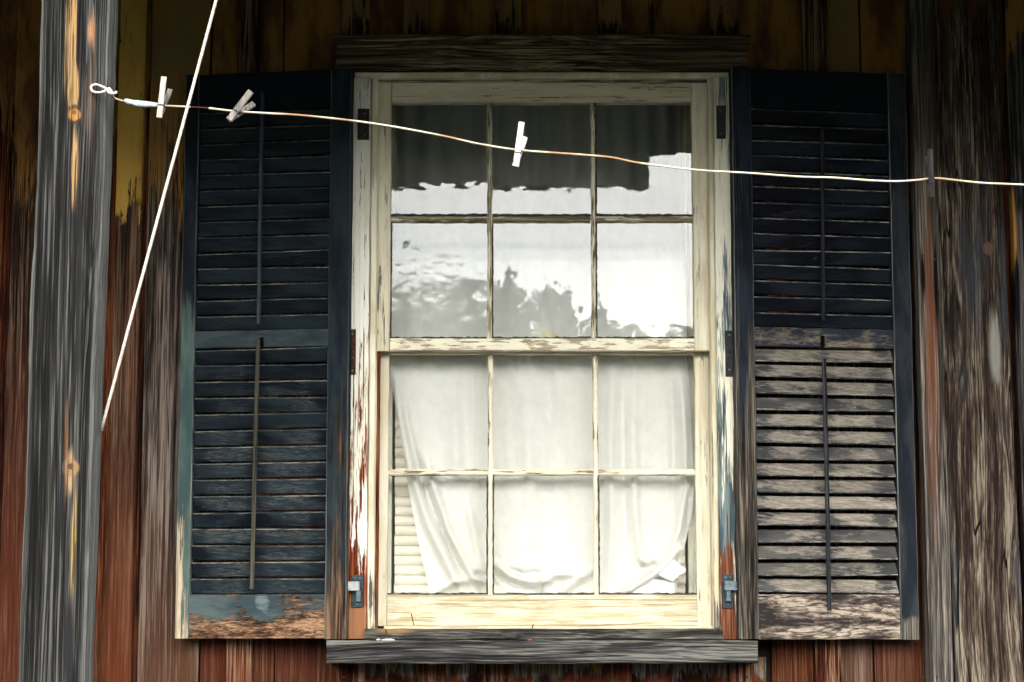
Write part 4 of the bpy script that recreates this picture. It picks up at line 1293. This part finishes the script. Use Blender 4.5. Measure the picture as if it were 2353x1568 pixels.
clothespin('white clothespin standing upright beside the grey tape near the post', (377, 177), (366, 271), M['pin_white'], back=(1.0, .5), rear=M['pin_grey'])  # rear leg in darker wood: its shade is put into the colour
clothespin('grey weathered clothespin leaning far over in front of the left shutter', (577, 210), (527, 276), M['pin_grey'], back=(1.6, .7), wide=.0125)
clothespin('bright white clothespin hanging in front of the middle top pane', (1199, 281), (1185, 383), M['pin_white'], back=(1.0, .6), wide=.0115)
clothespin('dark grey clothespin against the brown plank at far right', (2137, 343), (2142, 455), M['pin_dark'], back=(0.05, .2), wide=.0105)

# ------------------------------------------------------------------ small litter on the sill, bent nails
for (px, py, ang, ln) in [(948, 1424, 12, .030), (1224, 1440, -18, .011), (887, 1452, 4, .010), (1650, 1452, 0, .012)]:
    p = P(px, py, -.117 if py > 1445 else -.058)
    d = Vector((math.sin(rad(-ang)), -.25, math.cos(rad(ang)))).normalized()
    V, Fc = tube_geo([p - d * ln * .5, p + d * ln * .42, p + d * ln * .5], [.0012, .0012, .0022], 6)
    mesh_obj('nail', V, Fc, M['iron'], win)
szt = zz(1472, -.145)


def flake(px, mat, label, wdt, dpt, rz):
    x = P(px, 1468, -.13).x
    rr = random.Random(px)
    pts = []
    for i in range(7):
        a = 2 * math.pi * i / 7
        r_ = rr.uniform(.75, 1.1)
        pts.append(Vector((x + math.cos(a) * wdt * r_, -.1305 + math.sin(a) * dpt * r_, szt + .0006 + (.0022 if i in (1, 2) else 0))))
    top = [p + Vector((0, 0, .0016)) for p in pts]
    n = 7
    o = mesh_obj('paint_flake', pts + top, [tuple(range(n - 1, -1, -1)), tuple(range(n, 2 * n))] + [(i, (i + 1) % n, (i + 1) % n + n, i + n) for i in range(n)], mat)
    tag(o, label, 'paint flake', 'paint flakes on the sill')


flake(891, M['flake'], 'longer white paint flake lying on the left end of the sill', .016, .006, 0)
flake(869, M['flake'], 'small white paint flake at the far left of the sill', .006, .005, 0)
flake(1217, M['flake_red'], 'small red paint flake on the middle of the sill', .006, .005, 0)

# ------------------------------------------------------------------ trees across the yard, mirrored in the upper sash
def tree(name, label, px, topy, dist, halfw_px, kind, seed):
    """px, topy: where the top shows in the mirror; dist: metres in front of the wall"""
    rr = random.Random(seed)
    tv = P(px, topy, dist)
    x, ztop = tv.x, tv.z
    k = (dist - CAM.y) / F_PX
    hw = halfw_px * k
    root = empty(name, (x, -dist, GZ), label, 'tree', 'trees across the yard')
    H = ztop - GZ
    pts = [Vector((x + rr.uniform(-.1, .1) * (i > 0), -dist + rr.uniform(-.1, .1) * (i > 0), GZ - .1 + (H * .96 + .1) * i / 6)) for i in range(7)]
    V, Fc = tube_geo(pts, [.05 * H * .55 * (1 - i / 6.4) + .015 for i in range(7)], 8)
    geos = [(V, Fc)]
    cen = []
    if kind == 'cone':
        for i in range(70):
            t = (i + .5) / 70
            zc = GZ + H * (.10 + .88 * t)
            rm_ = hw * (1 - t) ** .8 * rr.uniform(.6, 1.1)
            a = rr.uniform(0, 6.283)
            e = Vector((x + math.cos(a) * rm_, -dist + math.sin(a) * rm_, zc - .12 * rm_))
            s_ = Vector((x, -dist, zc))
            geos.append(tube_geo([s_, s_.lerp(e, .5) + Vector((0, 0, .05 * rm_)), e], [.05, .03, .012], 5))
            for q in range(3):
                cen.append((s_.lerp(e, .30 + .35 * q), .26 * hw * (1 - t) ** .8 + .05, .45 + .55 * (1 - t) ** .5))
        for q in range(5):
            cen.append((Vector((x, -dist, ztop - .12 - .22 * q)), .03 + .035 * q, .45))
    else:
        for i in range(30):
            a = rr.uniform(0, 6.283)
            el = rr.uniform(-.5, 1.35)
            rad_ = rr.uniform(.55, 1.0)
            e = Vector((x + math.cos(a) * math.cos(el) * hw * rad_, -dist + math.sin(a) * math.cos(el) * hw * rad_, GZ + H * .55 + math.sin(el) * H * .42 * rad_))
            s_ = pts[2 + i % 4]
            geos.append(tube_geo([s_, s_.lerp(e, .5) + Vector((0, 0, .15)), e], [.06, .035, .012], 5))
            cen.append((e, hw * rr.uniform(.22, .40), .8))
            cen.append((s_.lerp(e, .6), hw * .3, 1.0))
    tv_, tf_ = merge(*geos)
    mesh_obj('trunk', tv_, tf_, M['bark'], root)
    LV, LF = [], []
    per = 50 if kind == 'cone' else 110
    for (c, r_, ls) in cen:
        for _ in range(per):
            d = Vector((rr.gauss(0, 1), rr.gauss(0, 1), rr.gauss(0, .8)))
            d.normalize()
            p = c + d * r_ * rr.random() ** .4
            a = Vector((rr.gauss(0, 1), rr.gauss(0, 1), rr.gauss(0, 1))).normalized()
            b = a.cross(Vector((rr.gauss(0, 1), rr.gauss(0, 1), rr.gauss(0, 1)))).normalized()
            s_ = rr.uniform(.10, .22) * ls
            n = len(LV)
            LV += [p - a * s_, p + b * s_ * .45, p + a * s_, p - b * s_ * .45]
            LF.append((n, n + 1, n + 2, n + 3))
    mesh_obj('crown', LV, LF, M['leaf'], root)['kind'] = 'stuff'
    return root


tree('broad_tree', 'large rounded tree mirrored in the left pane above the meeting rail', 1003, 568, 46, 300, 'round', 1)
tree('broad_tree', 'rounded tree mirrored left of the first muntin, behind the large one', 1095, 585, 58, 190, 'round', 5)
tree('conifer_tree', 'tall dark conifer mirrored at the left of the middle pane', 1158, 612, 52, 200, 'cone', 2)
tree('conifer_tree', 'slender conifer mirrored in the middle of the middle pane', 1246, 655, 56, 160, 'cone', 3)
tree('conifer_tree', 'small conifer mirrored at the right of the middle pane', 1294, 668, 60, 150, 'cone', 4)
tree('conifer_tree', 'dark tree mirrored just right of the second muntin', 1382, 676, 55, 170, 'cone', 6)
tree('broad_tree', 'low spreading bushy tree mirrored at the bottom of the right pane', 1440, 735, 52, 170, 'round', 7)
tree('conifer_tree', 'tree mirrored at the left edge of the left pane', 905, 680, 60, 200, 'cone', 8)

# woods all round the yard: one mass of foliage, lower straight across, unseen sides added higher to block low sky light
rr = random.Random(21)
LV, LF = [], []


def leafmass(x, y, z0, z1, hw, n):
    for _ in range(n):
        t = rr.random() ** .75
        a = rr.uniform(0, 6.283)
        r_ = hw * (1 - t) ** .38 * rr.random() ** .5
        p = Vector((x + math.cos(a) * r_, y + math.sin(a) * r_, z0 + (z1 - z0) * t))
        d = Vector((rr.gauss(0, 1), rr.gauss(0, 1), rr.gauss(0, 1))).normalized()
        b = d.cross(Vector((rr.gauss(0, 1), rr.gauss(0, 1), rr.gauss(0, 1)))).normalized()
        s_ = rr.uniform(.16, .34) * (1.1 - .6 * t)
        k = len(LV)
        LV.extend([p - d * s_, p + b * s_ * .6, p + d * s_, p - b * s_ * .6])
        LF.append((k, k + 1, k + 2, k + 3))


for i in range(86):
    x = -24 + 48 * i / 85 + rr.uniform(-.6, .6)
    px_ = CX + x / 71.8 * F_PX
    tp_y = interp([(700, 705), (1000, 680), (1150, 665), (1200, 690), (1290, 700), (1370, 712), (1480, 778), (1700, 784)], px_)
    leafmass(x, -66 + rr.uniform(-2, 2), GZ, P(px_, tp_y, 66).z + rr.uniform(-.45, .55), 1.9, 1300)
for sgn in (-1, 1):
    for i in range(34):
        t = i / 33
        ang = rad(28 + 72 * t)
        dd = 24 - 6 * t + rr.uniform(-1.5, 1.5)
        leafmass(sgn * math.sin(ang) * dd, -math.cos(ang) * dd, GZ, 6.6 + rr.uniform(-1.2, 1.2), 1.9, 900)
o = mesh_obj('woodland', LV, LF, M['leaf'])
tag(o, 'dark mass of woods mirrored low in the glass, with unseen sides added to block sky light', 'woods', None, 'stuff')
